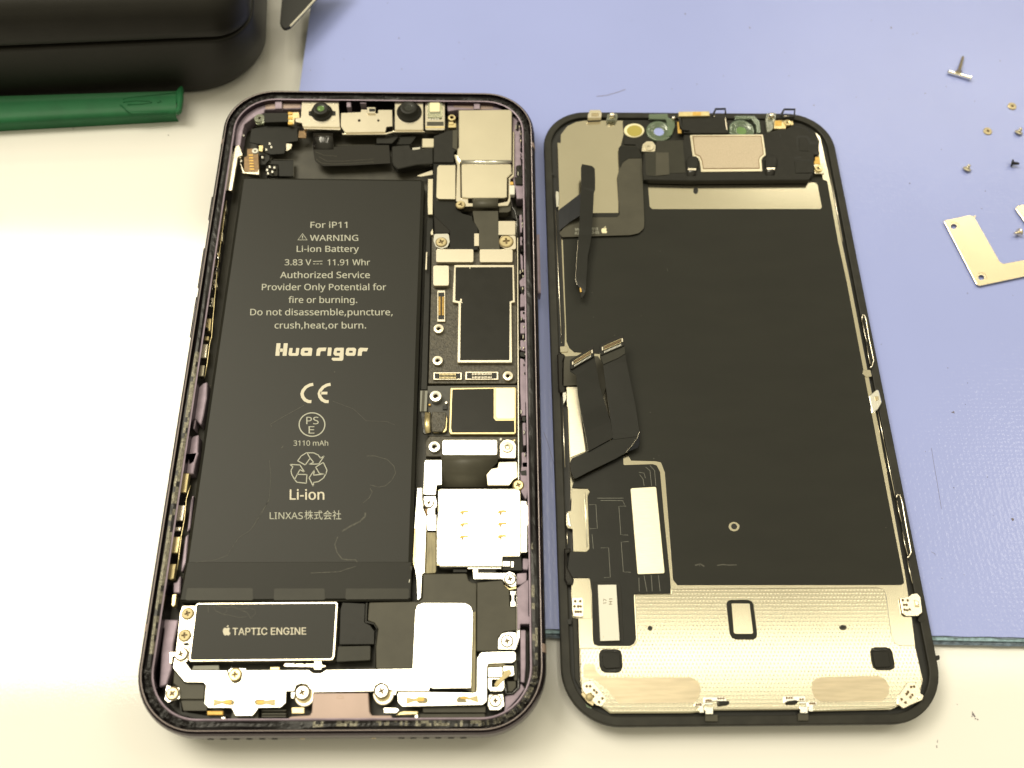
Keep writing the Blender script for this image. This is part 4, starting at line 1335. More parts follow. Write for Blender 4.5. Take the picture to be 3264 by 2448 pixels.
for reg, slot, spr, dots, par in (
        ('F', [(470, 1465), (515, 1412), (585, 1410), (606, 1435), (604, 1468), (575, 1485), (500, 1485)],
         [(350, 1408), (440, 1425), (545, 1408), (565, 1432), (550, 1460), (440, 1460), (350, 1490)], ((290, 1438), (316, 1422), (314, 1452)), b2),
        ('F', [(938, 1432), (960, 1403), (1000, 1400), (1060, 1450), (1072, 1472), (960, 1476), (940, 1462)],
         [(980, 1400), (1020, 1395), (1100, 1412), (1188, 1386), (1200, 1475), (1100, 1440), (1000, 1430)], ((1215, 1410), (1218, 1440), (1242, 1425)), b2),
        ('H', [(1150, 1300), (1170, 1255), (1250, 1250), (1288, 1280), (1270, 1318), (1180, 1318)],
         [(1035, 1246), (1120, 1266), (1230, 1258), (1250, 1280), (1235, 1308), (1120, 1300), (1030, 1332)], ((978, 1275), (1005, 1255), (1003, 1290)), br),
        ('H', [(1510, 1280), (1535, 1250), (1635, 1250), (1650, 1300), (1620, 1320), (1530, 1318)],
         [(1535, 1270), (1650, 1262), (1757, 1245), (1757, 1330), (1650, 1305), (1540, 1308)], ((1790, 1260), (1788, 1290), (1812, 1275)), br)):
    zt = 8.62 if par is br else 8.52
    MB().px(reg, slot, zt, .01, r=14, b=0).build('slot', BROWN, par)
    sm = [BRASS, GOLD]
    mb = MB().px(reg, spr, zt + .12, .08, r=4, b=.02)
    cx = sum(x for x, y in slot) / len(slot)
    mb.build('contact_spring', TANM, par)
    xs = [p[0] for p in spr]
    tip = max(xs) if abs(cx - max(xs)) < abs(cx - min(xs)) else min(xs)
    sg = -1 if tip == max(xs) else 1
    MB().px(reg, rect(min(tip, tip + sg * 95) + 6, 1405 if reg == 'F' and cx < 800 else 1398 if reg == 'F' else 1264, max(tip, tip + sg * 95) - 4,
                      1455 if reg == 'F' and cx < 800 else 1430 if reg == 'F' else 1304, 14), zt + .16, .04, b=.02).build('gold_tip', GOLD, par)
    for x, y in dots:
        c = disc_px(reg, x, y, zt)
        MB().lathe(c, [(.2, .01), (.17, .02)], n=10).build('weld_dot', SCREWD, par)
part('steel_block', 'F', [(1490, 1042), (1612, 1040), (1620, 1150), (1572, 1166), (1490, 1152)], 8.4, 1.4, BRIGHT, phone, r=6)
part('steel_block', 'F', [(1312, 1062), (1478, 1052), (1480, 1168), (1312, 1176)], 8.3, 1.4, BRIGHT, phone, r=6)
part('brown_gap', 'F', [(1302, 1022), (1508, 1018), (1508, 1040), (1302, 1052)], 8.1, 1, BROWN, phone)
fb = part('spring_frame', 'F', [(1312, 1184), (1500, 1180), (1504, 1300), (1475, 1340), (1340, 1340), (1312, 1305)], 8.3, 1.4, BRIGHT, phone, r=8,
          holes=[[(1352, 1196), (1430, 1196), (1430, 1292), (1352, 1292)]])
part('contact_spring', 'F', [(1565, 1078), (1592, 1135), (1500, 1200), (1425, 1280), (1405, 1288), (1382, 1262), (1410, 1220), (1482, 1150), (1495, 1105)], 8.7,
     .1, TANM, phone, r=6, b=.03)
part('screw_tab', 'F', [(1322, 1380), (1488, 1374), (1502, 1510), (1440, 1562), (1332, 1562), (1308, 1500)], 8.2, 1.4, BRIGHT, phone, r=14)
screw(phone, 'F', 1398, 1450, 66, 8.5, BRIGHT, rot=.15)
part('frame_corner', 'F', [(1512, 1400), (1600, 1370), (1700, 1245), (1750, 1310), (1660, 1430), (1560, 1540), (1500, 1600), (1512, 1500)], 7.9, 3, LILAC,
     phone, r=14, b=.2)
mb = MB()
mb.tube([P(*p, 8.0) for p in g('F', [(1518, 1230), (1522, 1370), (1600, 1368), (1672, 1300), (1668, 980)])], .28, n=8)
mb.build('rubber_gasket', FLEXG, phone, smooth=True)
part('grey_block', 'F', [(1535, 1220), (1640, 1222), (1638, 1290), (1590, 1345), (1540, 1342)], 7.6, 1.5, PLASTG, phone, r=10)
part('grey_block', 'F', [(1615, 1010), (1650, 960), (1655, 1210), (1620, 1215)], 7.8, 1.5, PLASTG, phone, r=4)

# vibration motor
vm = part('vibration_motor', 'f', [('H', 848, 116), ('G', 1008, 102), ('G', 1022, 120), ('G', 985, 740), ('G', 960, 792), ('H', 765, 808), ('H', 738, 790),
                                   ('H', 822, 140)], 8.3, 3, NICKEL, phone, r=8, b=.1)
part('motor_label', 'f', [('H', 850, 132), ('G', 988, 122), ('G', 1000, 135), ('G', 962, 740), ('G', 945, 772), ('H', 775, 788), ('H', 760, 772),
                          ('H', 836, 150)], 8.34, .05, BATT, vm, r=8, b=.02)
text('TAPTIC ENGINE', 'H', 1258, 2122, 494, 82, 8.36, PRINTW, vm, bold=0.032, dy=-6)
apple('H', 1143, 378, 1236, 500, 8.36, PRINTW, vm)
mb = MB()
for ln, w in (([(968, 140), (975, 235)], .1), ([(1035, 170), (1090, 150), (1190, 175), (1190, 220), (1140, 250), (1060, 210), (1035, 170)], .09),
              ([(1190, 175), (1260, 160), (1330, 190), (1440, 175), (1520, 195), (1530, 240), (1470, 300), (1430, 230), (1350, 200)], .09),
              ([(1140, 250), (1240, 265), (1330, 290), (1420, 280)], .08)):
    mb.stroke([P(*p, 8.365) for p in g('H', ln)], w, 8.365)
mb.build('dried_stain', STAIN, vm)
part('motor_flange', 'H', [(668, 152), (818, 150), (800, 420), (752, 640), (722, 812), (566, 815), (600, 620), (640, 240)], 8.1, 1, NICKEL, phone, r=14,
     holes=[[(655, 590), (748, 582), (748, 625), (700, 622)]])
screw(phone, 'H', 727, 240, 66, 8.45, SCREWM)
post(phone, 'H', 709, 366, 36, 8.2, NICKEL, .75, 'rivet_ring')
screw(phone, 'H', 692, 497, 68, 8.45, SCREWM)
screw(phone, 'H', 650, 715, 72, 8.6, NICKEL)
part('steel_hook', 'H', [(515, 695), (600, 690), (600, 745), (550, 750), (545, 830), (518, 830)], 8.1, .8, NICKEL, phone, r=6)
screw(phone, 'H', 1285, 958, 72, 8.65, BRASS)
part('screw_tab', 'H', [(1245, 882), (1420, 884), (1395, 945), (1375, 1000), (1290, 1040), (1220, 990), (1205, 910)], 8.2, .6, BRIGHT, phone, r=10)
part('corner_plate', 'H', [(482, 1080), (560, 1110), (632, 1110), (640, 1240), (600, 1252), (500, 1290), (458, 1250)], 8.0, 1.4, BRIGHT, phone, r=12)
screw(phone, 'H', 548, 1180, 72, 8.4, SCREWD)
part('grey_cover', 'H', [(572, 900), (700, 1062), (900, 1062), (936, 1092), (918, 1250), (640, 1250), (622, 1110), (560, 1060)], 7.7, 2.5, PLASTG, phone,
     r=14, b=.12)
part('grey_cover', 'H', [(650, 1260), (920, 1258), (960, 1350), (955, 1385), (680, 1385)], 7.2, 2, PLASTG, phone, r=10)
part('gold_pad', 'H', rect(958, 1385, 1146, 1436, 10), 7.7, .6, GOLD, phone, b=.12)
part('black_rail', 'H', [(630, 1250), (650, 1262), (665, 1395), (950, 1440), (1180, 1445), (1180, 1475), (830, 1480), (640, 1430)], 7.0, 1.5, PLAST, phone, r=12)
part('black_cover', 'H', [(830, 1485), (1780, 1485), (1800, 1530), (830, 1540)], 7.0, 2, PLAST, phone, r=6)
part('grey_foot', 'H', [(1260, 1375), (1560, 1375), (1560, 1480), (1235, 1485)], 7.4, 2, PLASTG, phone, r=6)
part('silver_dot', 'H', rect(1128, 1455, 1172, 1495, 12), 7.4, .6, BRIGHT, phone)
for y in (1400, 1440, 1470):
    part('mic_bar', 'H', rect(1600, y - 30, 1885, y - 8, 3), 7.3, 1.5, PLASTG, phone)
part('speaker_foot', 'F', [(545, 1530), (1285, 1515), (1280, 1590), (545, 1590)], 7.3, 2, PLASTG, phone, r=6)
part('speaker_foot', 'F', [(500, 1605), (1270, 1600), (1285, 1650), (500, 1655)], 6.9, 2, PLASTG, phone, r=6)
part('gold_pad', 'G', [(1745, 1400), (1800, 1385), (1965, 1388), (1955, 1430), (1700, 1440)], 7.7, .6, BRASS, phone, b=.12, r=5)
part('silver_dot', 'G', rect(1925, 1430, 1962, 1470, 12), 7.8, .6, BRIGHT, phone)
part('steel_tab', 'G', [(1560, 1348), (1715, 1350), (1742, 1375), (1710, 1412), (1560, 1410)], 7.9, 1, BRIGHT, phone, r=6)
part('steel_tab', 'G', rect(478, 1345, 625, 1416, 6), 7.9, 1, BRASS, phone)
part('steel_tab', 'G', [(470, 1170), (515, 1165), (505, 1238), (472, 1240)], 8.3, 1, BRIGHT, phone)
part('steel_tab', 'G', [(1665, 1150), (1710, 1145), (1705, 1195), (1670, 1200)], 8.3, 1, BRIGHT, phone)
part('port_shell', 'G', [(728, 1172), (1380, 1172), (1392, 1395), (1420, 1438), (1645, 1440), (1662, 1460), (1660, 1532), (440, 1546), (445, 1462), (480, 1450),
                         (690, 1436), (714, 1400)], 8.1, 2.5, MAUVE, phone, r=8, b=.14)
mb = MB()
q = [P(*p, 8.11) for p in g('G', [(1005, 1235), (1015, 1215), (1050, 1208), (1085, 1218), (1092, 1235), (1050, 1240)])]
mb.stroke(q, .05, 8.11, closed=True)
mb.build('port_mark', COPPER, phone)
for x, y, dx in ((602, 1168, 30), (1533, 1150, 25)):
    c = disc_px('G', x + dx, y + 45, 7.6)
    k = mmpx('G', x, y, 8)
    MB().lathe(c, [(118 * k, -1), (118 * k, -.05), (108 * k, 0), (60 * k, .02)], n=32).build('screw_seat', NICKEL, phone)
    c = disc_px('G', x + dx * .5, y + 22, 8.0)
    MB().lathe(c, [(96 * k, -.5), (96 * k, -.05), (88 * k, 0), (60 * k, .02)], n=32).build('screw_washer', BRASS, phone)
    screw(phone, 'G', x, y, 80, 8.9, BRIGHT, rot=.5)
part('flex_panel', 'G', [(1075, 112), (1342, 125), (1332, 345), (1400, 380), (1450, 450), (1448, 602), (1040, 606), (1050, 200)], 7.5, 1.5, PLAST, phone, r=14)
part('flex_panel', 'G', [(1022, 628), (1405, 620), (1402, 790), (1002, 810)], 7.6, 1.5, TAPEL, phone, r=14)
part('motor_connector', 'G', [(402, 825), (510, 828), (515, 842), (540, 828), (620, 830), (630, 845), (650, 830), (742, 830), (742, 796), (830, 800), (832, 840),
                              (882, 855), (870, 872), (830, 876), (825, 902), (738, 900), (740, 872), (402, 866), (380, 855)], 8.2, 1, NICKEL, phone, r=4)
part('grey_tape', 'H', [(800, 855), (1095, 850), (1100, 905), (775, 905)], 7.5, .5, GREY, phone)
part('solder_row', 'H', rect(1700, 870, 1810, 905, 3), 7.4, .5, BRASS, phone)

# ports and vents in the rail at the bottom
for x in [430, 495, 560, 625, 690, 752] + [1390, 1450, 1515, 1575, 1640, 1702]:
    (u, v_), = g('c', [(x, 256)])
    p = P(u, 2350, 6.0)
    p.y = -76.35
    MB().lathe(p, [(.62, -.15), (.6, .12)], n=12, axis=Matrix.Rotation(math.pi / 2, 3, 'X')).build('speaker_hole', DARK, phone)
for x in (893, 1250):
    (u, v_), = g('c', [(x, 254)])
    p = P(u, 2350, 6.0)
    p.y = -76.35
    MB().lathe(p, [(.7, -.12), (.4, .12)], n=10, axis=Matrix.Rotation(math.pi / 2, 3, 'X')).build('rail_screw', SCREWD, phone)
# side buttons, antenna bands
for y0, y1 in ((44.5, 38.0), (30.0, 19.5), (17.0, 6.8)):
    MB().prism([(-38.7, y0), (-37.0, y0), (-37.0, y1), (-38.7, y1)], 7.4, 3, b=.3).build('side_button', LILACD, phone)
MB().prism([(37.0, 34.5), (38.75, 34.5), (38.75, 18.5), (37.0, 18.5)], 7.4, 3, b=.35).build('power_button', LILAC, phone)
for x0, x1, y0, y1 in ((37.0, 38.22, 58.2, 59.6), (37.0, 38.22, -60.0, -61.6), (-38.22, -37, -56.2, -57.6), (-38.22, -37, 58.2, 59.6)):
    sgn = 1 if x0 > 0 else -1
    mb = MB()
    lo = []
    for off, z_ in ((-.5, 2.6), (.17, 4), (.37, 6), (.32, 7.6), (.12, 8.8), (-.18, 9.57), (-.6, 9.97)):
        xx = sgn * (37.8 + off + .012)
        i0 = len(mb.v)
        mb.v += [(xx, y0, z_ + .004), (xx, y1, z_ + .004)]
        lo.append(i0)
    for i in range(len(lo) - 1):
        a, b_ = lo[i], lo[i + 1]
        mb.f.append((a, a + 1, b_ + 1, b_))
        mb.m.append(0)
    mb.build('antenna_band', MAUVE, phone)

# ================================================================== DISPLAY ASSEMBLY
disp = root('screen_assembly', (77.65, 0.13, MZ), 'phone screen lying face down, steel backplate and black sheet showing, right of the opened phone', 'phone screen')
DR = (77.65, 0.13, 73.65, 148.85, 11.0, 0.00436)
fr = MB()
fr.ring(DR, [(-4, 2.0), (-.5, 2.02), (-.05, 2.5), (0, 3.4), (-.12, 3.9), (-.3, 4.0), (-1.7, 4.0), (-1.85, 3.9), (-1.9, 3.2), (-3.4, 3.15), (-3.5, 3.1)], 0)
fr.build('display_frame', FRAMEB, disp)
mb = MB()
mb.prism(rrect(DR, -1.95), 3.2, .8, b=0)
mb.build('display_glass', DARK, disp)
fr = MB()
fr.ring(DR, [(-1.88, 4.02), (-1.96, 4.06), (-2.08, 3.9)], 0)
BZ = 4.3
bp = part('backplate', 'f', [('N', 320, 500), ('N', 322, 400), ('N', 400, 300), ('N', 500, 252), ('N', 600, 235), ('N', 1045, 235), ('O', 1000, 235),
                             ('O', 1300, 290), ('O', 1480, 380), ('O', 1530, 430), ('O', 1660, 1000), ('O', 1782, 1650), ('W', 466, 0), ('X', 772, 0),
                             ('X', 1030, 1440), ('U', 1440, 235), ('U', 1500, 620), ('U', 1540, 950), ('U', 1630, 1350), ('U', 1600, 1500),
                             ('U', 1340, 1660), ('f', 2840, 2262), ('T', 1450, 1392), ('T', 1280, 1372), ('T', 270, 1380), ('T', 0, 1412),
                             ('S', 905, 1416), ('S', 570, 1170), ('S', 550, 1050), ('S', 525, 300), ('S', 460, 292), ('S', 440, 0), ('R', 445, 1500),
                             ('R', 465, 1170), ('R', 455, 905), ('R', 385, 880), ('R', 382, 712), ('R', 440, 690), ('R', 425, 100), ('Q', 400, 960),
                             ('Q', 385, 740), ('Q', 372, 350), ('Q', 312, 300), ('Q', 315, 235), ('Q', 365, 230), ('Q', 368, 0), ('V', 325, 430),
                             ('V', 290, 120), ('N', 300, 1060), ('N', 282, 492)], BZ, 1.0, BACK, disp, r=2, b=.08)
# black sheet with its cut-outs
ringc = (2340, 1678)
sheet = part('graphite_sheet', 'f', [('V', 345, 430), ('N', 1000, 1400), ('N', 1000, 870), ('N', 1030, 520), ('N', 1060, 400), ('O', 1500, 560), ('O', 1560, 925),
                                     ('O', 1612, 950), ('O', 1738, 1659), ('W', 428, 0), ('X', 728, 0), ('X', 1002, 1410), ('U', 1408, 215),
                                     ('U', 1378, 237), ('R', 1695, 1566), ('R', 1642, 1500), ('R', 1545, 240), ('R', 1500, 120), ('Q', 1435, 1582),
                                     ('Q', 1150, 1575), ('Q', 1105, 1500), ('Q', 1100, 1300), ('Q', 900, 420), ('Q', 780, 322), ('Q', 480, 302),
                                     ('Q', 420, 250), ('Q', 390, 180), ('Q', 385, 0)], BZ + .12, .14, SHEET, disp, r=3, b=.05,
             holes=[rect(0, 0, 1, 1)[:0] or g('f', [('N', 1345, 962), ('O', 1470, 958), ('O', 1500, 985), ('O', 1550, 1250), ('O', 1530, 1275), ('N', 1400, 1277),
                                                    ('N', 1368, 1250)]),
                    [(ringc[0] + 17.5 * math.cos(k * .449), ringc[1] + 15.5 * math.sin(k * .449)) for k in range(14)]])
MB().lathe(P(*ringc, BZ + .02), [(.62, 0), (.6, .015)], n=16).build('ring_hole', DARK, disp)
mb = MB()
q = [P(2217.6 + 8 * math.cos(k * .5236), 607.5 + 11 * math.sin(k * .5236), BZ + .02) for k in range(12)]
mb.prism(q, BZ + .02, .01, b=0)
mb.build('slot_hole', DARK, disp)
# dimpled lower panel
lp = part('dimpled_panel', 'f', [('R', 1622, 1612), ('U', 1090, 266), ('U', 1160, 285), ('U', 1197, 345), ('U', 1262, 830), ('U', 1298, 915), ('U', 1345, 946),
                                 ('U', 1538, 950), ('U', 1606, 1250), ('U', 1622, 1400), ('U', 1590, 1500), ('U', 1335, 1652), ('f', 2838, 2258),
                                 ('T', 1440, 1388), ('T', 1290, 1364), ('T', 262, 1372), ('T', 0, 1405), ('S', 915, 1408), ('S', 580, 1168),
                                 ('S', 558, 1050), ('S', 544, 648), ('S', 1130, 642), ('S', 1195, 600), ('S', 1222, 545), ('S', 1190, 18),
                                 ('S', 1625, 12)], BZ + .32, .3, DIMPLE, disp, r=2, b=.12,
          holes=[g('S', [(770, 720), (790, 675), (830, 658), (985, 660), (1025, 680), (1042, 725), (1050, 870), (1030, 920), (985, 940), (850, 940), (800, 915),
                         (775, 860)]),
                 g('T', [(425, 130), (440, 95), (480, 82), (680, 82), (725, 100), (745, 135), (788, 480), (780, 525), (745, 550), (540, 550), (490, 530),
                         (462, 480)]),
                 g('U', [(1008, 1030), (1020, 985), (1060, 968), (1200, 968), (1250, 990), (1275, 1040), (1298, 1170), (1290, 1220), (1245, 1242),
                         (1090, 1242), (1045, 1215), (1022, 1150)])])
for reg, q in (('S', rect(760, 650, 1056, 946)), ('T', rect(420, 76, 795, 556)), ('U', rect(1000, 960, 1306, 1250))):
    MB().px(reg, q, BZ + .04, .02, b=0).build('foam_well', PLAST, disp)
part('well_pad', 'S', [(810, 700), (1015, 700), (1025, 880), (850, 890), (815, 850)], BZ + .3, .3, PLAST, disp, r=20, b=.1)
part('well_pad', 'U', [(1035, 1020), (1220, 1015), (1255, 1200), (1075, 1210)], BZ + .3, .3, PLAST, disp, r=20, b=.1)
part('well_window', 'T', [(485, 120), (700, 122), (742, 470), (728, 482), (535, 482), (512, 468)], BZ + .36, .3, BACK, disp, r=12)
GP = MB()
for reg, (x, y), s_ in [('S', (810 + random.random() * 190, 672 + random.random() * 16), 6) for _ in range(14)] + [
        ('S', (800 + random.random() * 12, 700 + random.random() * 150), 4) for _ in range(10)] + [
        ('S', (850 + random.random() * 150, 905 + random.random() * 22), 5) for _ in range(16)] + [
        ('T', (460 + y_ * .08, 150 + y_), 4) for y_ in range(0, 330, 22)] + [('T', (540 + x_, 500), 4) for x_ in range(0, 160, 16)] + [
        ('U', (1025 + random.random() * 180, 985 + random.random() * 25), 6) for _ in range(26)]:
    GP.px(reg, [(x - s_, y), (x, y - s_ * random.uniform(.3, 1)), (x + s_ * random.uniform(.5, 2), y), (x, y + s_ * .6)], BZ + .34 + random.random() * .05, .1, b=0)
o = GP.build('glue_flecks', FLEXG, disp)
o['kind'] = 'stuff'
for reg, x, y, rx, ry in (('S', 1373, 415, 30, 30), ('U', 690, 738, 46, 32)):
    part('locating_hole', reg, [(x + rx * math.cos(k * .5236), y + ry * math.sin(k * .5236)) for k in range(12)], BZ + .34, .02, PLASTG, disp, b=0.01)
    part('hole_depth', reg, [(x - 2 + rx * .6 * math.cos(k * .5236), y - 4 + ry * .6 * math.sin(k * .5236)) for k in range(12)], BZ + .355, .01, DARK, disp, b=0)
part('ground_pad', 'S', [(592, 836), (720, 836), (742, 930), (800, 975), (870, 990), (1850, 990), (1940, 1040), (1970, 1130), (1950, 1230), (1890, 1292), (1010, 1302),
                         (850, 1120), (700, 1010), (590, 1000)], BZ + .335, .01, PAD, disp, r=30, b=0)
part('ground_pad', 'U', [(330, 1370), (380, 1335), (440, 1320), (1110, 1305), (1190, 1350), (1235, 1430), (1225, 1530), (1150, 1605), (430, 1616), (350, 1560),
                         (318, 1470)], BZ + .335, .01, PAD, disp, r=30, b=0)


def tab(reg, pts, dots, z=BZ + .55, m=NICKEL, rr=9):
    t_ = part('spring_tab', reg, pts, z, .2, m, disp, r=14, b=.06)
    for x, y in dots:
        c = disc_px(reg, x, y, z)
        MB().lathe(c, [(.28, 0), (.24, .012), (.12, .012)], n=10, ms=[0, 0, 0]).build('weld_dot', RECESS, t_)
    return t_


tab('S', [(566, 1085), (600, 1040), (690, 1028), (760, 1110), (852, 1225), (850, 1275), (805, 1336), (740, 1318), (650, 1225), (580, 1150)],
    ((628, 1097), (668, 1098), (714, 1143), (742, 1170), (676, 1188), (703, 1217), (812, 1240), (772, 1282)))
tab('U', [(1332, 1580), (1345, 1530), (1450, 1382), (1530, 1380), (1590, 1430), (1600, 1510), (1640, 1540), (1620, 1590), (1480, 1650), (1400, 1690), (1335, 1640)],
    ((1490, 1437), (1525, 1433), (1454, 1495), (1438, 1520), (1503, 1530), (1482, 1557), (1378, 1583), (1424, 1620)))
tab('S', [(452, 52), (575, 50), (592, 70), (592, 265), (575, 282), (472, 276), (455, 200)], ((492, 97), (552, 97), (484, 158), (526, 158), (556, 158), (498, 221), (528, 221), (558, 221)))
tab('U', [(1362, 390), (1460, 375), (1500, 345), (1560, 335), (1600, 380), (1622, 560), (1570, 602), (1430, 602), (1392, 570)],
    ((1392, 418), (1450, 418), (1407, 472), (1437, 472), (1414, 530), (1445, 535), (1475, 525)))
part('tab_window', 'U', [(1520, 410), (1580, 430), (1590, 500), (1530, 500)], BZ + .6, .05, SCREWD, disp, r=8)
part('tab_fold', 'U', [(1545, 430), (1572, 425), (1580, 470), (1552, 475)], BZ + .75, .15, BRIGHT, disp, r=6)
part('tab_fold', 'U', [(1560, 1545), (1600, 1530), (1610, 1565), (1575, 1585)], BZ + .8, .2, BRIGHT, disp, r=8)
c = disc_px('S', 660, 1222, BZ + .8)
MB().lathe(c, [(.75, -.4), (.72, 0), (.35, .25), (.1, .28)], n=16).build('corner_rivet', SCREWM, disp, smooth=True)
part('corner_clip', 'S', [(575, 1165), (650, 1205), (720, 1290), (700, 1330), (640, 1290), (560, 1190)], BZ + .5, .5, SCREWD, disp, r=10)
part('green_glass_chip', 'S', [(612, 1300), (655, 1330), (690, 1345), (680, 1362), (625, 1340)], 4.12, .2, CLEARG, disp)
# bottom clips
for reg, lst in (('T', ([(168, 1222), (400, 1220), (432, 1262), (430, 1290), (310, 1268), (170, 1285)], [(172, 1288), (262, 1290), (262, 1312), (168, 1312)],
                        [(55, 1295), (150, 1298), (152, 1330), (165, 1408), (110, 1408), (105, 1340), (52, 1330)])),
                 ('T', ([(1110, 1215), (1350, 1208), (1358, 1268), (1280, 1272), (1230, 1262), (1108, 1290)], [(1282, 1275), (1368, 1275), (1368, 1300), (1282, 1300)],
                        [(1385, 1280), (1485, 1278), (1488, 1315), (1448, 1325), (1448, 1392), (1395, 1392)]))):
    for q in lst:
        part('bottom_clip', reg, q, BZ + .8, .4, BRIGHT, disp, r=4)
for q in ((178, 1340, 270, 1425), (1292, 1332, 1382, 1412)):
    part('clip_face', 'T', rect(*q, 4), BZ + .6, .4, BRIGHT, disp)
for q in ((178, 1430, 325, 1510), (1270, 1415, 1392, 1500)):
    part('clip_base', 'T', rect(*q, 4), BZ + .1, .8, PLASTG, disp)
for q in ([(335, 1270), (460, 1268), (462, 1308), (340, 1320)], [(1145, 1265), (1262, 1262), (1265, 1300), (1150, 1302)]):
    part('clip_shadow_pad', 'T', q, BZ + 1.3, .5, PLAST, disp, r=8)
for x, y in ((190, 1265), (215, 1262), (240, 1262), (330, 1240), (360, 1240), (390, 1240), (75, 1315), (100, 1315), (125, 1315), (1135, 1235), (1165, 1235),
             (1195, 1235), (1295, 1250), (1325, 1250), (1412, 1300), (1437, 1300), (1462, 1300)):
    c = disc_px('T', x, y, BZ + .81)
    MB().lathe(c, [(.22, 0), (.19, .015)], n=9).build('weld_dot', COPPER, disp)
# side rails and loops
mb = MB()
for reg, a, b_, z_ in (('V', (258, 112), (330, 1659), 4.2), ('Q', (318, 0), (332, 200), 4.2), ('Q', (345, 960), (372, 1659), 4.2),
                       ('X', (797, 0), (912, 572), 4.2), ('X', (1034, 1208), (1088, 1452), 4.2), ('R', (395, 925), (402, 1090), 4.2),
                       ('W', (738, 1290), (812, 1659), 4.2), ('O', (1600, 620), (1790, 1659), 4.0)):
    (p,), (q,) = g(reg, [a]), g(reg, [b_])
    MB().tube([P(*p, z_), P(*[(p[i] + q[i]) / 2 for i in (0, 1)], z_), P(*q, z_)], .1, n=6).build('side_rail', NICKEL, disp, smooth=True)


def loop(reg, pts, z, r_, m=NICKEL, name='spring_loop'):
    q = g(reg, pts)
    return MB().tube([P(*p, z) for p in q], r_, n=6).build(name, m, disp, smooth=True)


loop('W', [(578, 378), (585, 328), (605, 330), (622, 380), (650, 560), (680, 700), (698, 790), (680, 845), (660, 862)], 4.6, .16)
loop('W', [(580, 380), (600, 480), (618, 560), (632, 600)], 4.6, .09)
loop('W', [(628, 640), (645, 740), (662, 822)], 4.6, .09)
loop('X', [(925, 590), (935, 560), (962, 562), (985, 640), (1020, 850), (1060, 1060), (1075, 1140), (1050, 1185), (1035, 1195)], 4.6, .18)
loop('X', [(930, 620), (950, 720), (978, 832)], 4.6, .09)
loop('X', [(988, 930), (1010, 1050), (1040, 1165)], 4.6, .09)
part('rail_tab', 'W', [(590, 882), (665, 880), (682, 948), (620, 952), (588, 920)], 4.5, .4, BACK, disp, r=10)
part('rail_clip', 'W', [(650, 1140), (690, 1110), (730, 1075), (752, 1090), (782, 1210), (745, 1275), (690, 1320), (670, 1240)], 4.7, .5, BRIGHT, disp, r=14,
     b=.15)
part('clip_window', 'W', [(705, 1150), (745, 1145), (750, 1185), (715, 1195)], 4.76, .05, SCREWD, disp, r=6)
part('rail_tab', 'Q', [(312, 238), (398, 235), (412, 262), (408, 300), (315, 304)], BZ + .25, .3, BACK, disp, r=10)
part('rail_clip', 'Q', [(345, 740), (388, 770), (395, 850), (375, 890), (350, 930), (340, 800)], 4.6, .4, BRIGHT, disp, r=12, b=.12)
part('rail_clip', 'N', [(262, 1060), (300, 1070), (308, 1140), (300, 1230), (268, 1260), (258, 1120)], 4.6, .4, BRIGHT, disp, r=12, b=.12)
part('left_step', 'S', [(462, 298), (515, 298), (530, 650), (545, 1040), (560, 1140), (490, 1010), (478, 700)], 4.0, .6, FRAMEB, disp, r=6)
part('side_nub', 'U', [(1780, 1068), (1818, 1062), (1828, 1080), (1826, 1115), (1790, 1118)], 3.4, 1.2, DARK, disp, r=8)
part('frame_hook', 'U', [(1580, 605), (1620, 600), (1655, 640), (1640, 672), (1600, 680), (1575, 660)], 4.04, .2, FRAMEB, disp, r=14)
part('frame_notch', 'S', [(390, 320), (420, 300), (448, 305), (452, 365), (410, 372)], 4.03, .1, DARK, disp, r=14)

# flex that lies over the lower left
film = part('driver_flex', 'f', [('R', 480, 345), ('R', 800, 200), ('R', 970, 60), ('R', 1056, 50), ('R', 1060, 156), ('R', 1400, 144), ('R', 1450, 160),
                                 ('R', 1490, 235), ('R', 1540, 800), ('R', 1610, 1500), ('S', 1618, 5), ('S', 1182, 12), ('S', 1208, 540),
                                 ('S', 1190, 590), ('S', 1140, 620), ('S', 770, 620), ('S', 715, 600), ('S', 700, 540), ('S', 688, 0), ('R', 668, 1495),
                                 ('R', 640, 1478), ('R', 440, 1480), ('R', 400, 1400), ('R', 430, 1172), ('R', 620, 1172), ('R', 655, 1145),
                                 ('R', 642, 520), ('R', 668, 465), ('R', 640, 430), ('R', 450, 420)], BZ + .24, .1, FLEX, disp, r=4, b=.04)
mb = MB()
for ln in ([(655, 622), (735, 620), (752, 900), (660, 905)], [(795, 1130), (885, 1128), (905, 1475), (830, 1480)], [(1090, 638), (1005, 640), (1028, 975), (1112, 980)],
           [(1120, 1055), (1032, 1060), (1058, 1412), (1145, 1415)], [(750, 545), (1060, 545)], [(790, 572), (1050, 574), (1072, 620)],
           [(690, 970), (705, 1140)], [(1240, 1480), (1245, 1640)], [(1300, 1450), (1335, 1640)], [(1385, 1450), (1398, 1640)], [(1470, 1450), (1490, 1640)],
           [(1320, 180), (1370, 220), (1390, 400)], [(1370, 160), (1425, 220), (1440, 400)], [(1240, 240), (1300, 250), (1318, 310)], [(1250, 270), (1290, 320), (1302, 400)]):
    mb.stroke([P(*p, BZ + .25) for p in g('R', ln)], .07, BZ + .25)
mb.build('embossed_trace', GREY, film)
part('flex_plate', 'R', [(1142, 428), (1444, 410), (1545, 1428), (1225, 1440)], BZ + .5, .25, BRUSH, disp, r=22, b=.06)
part('steel_bracket', 'R', [(448, 432), (640, 432), (668, 468), (640, 512), (662, 1140), (625, 1176), (466, 1172), (457, 905), (400, 895), (382, 860), (382, 730),
                            (405, 700), (440, 690)], BZ + .4, .3, BACK, disp, r=12, b=.1)
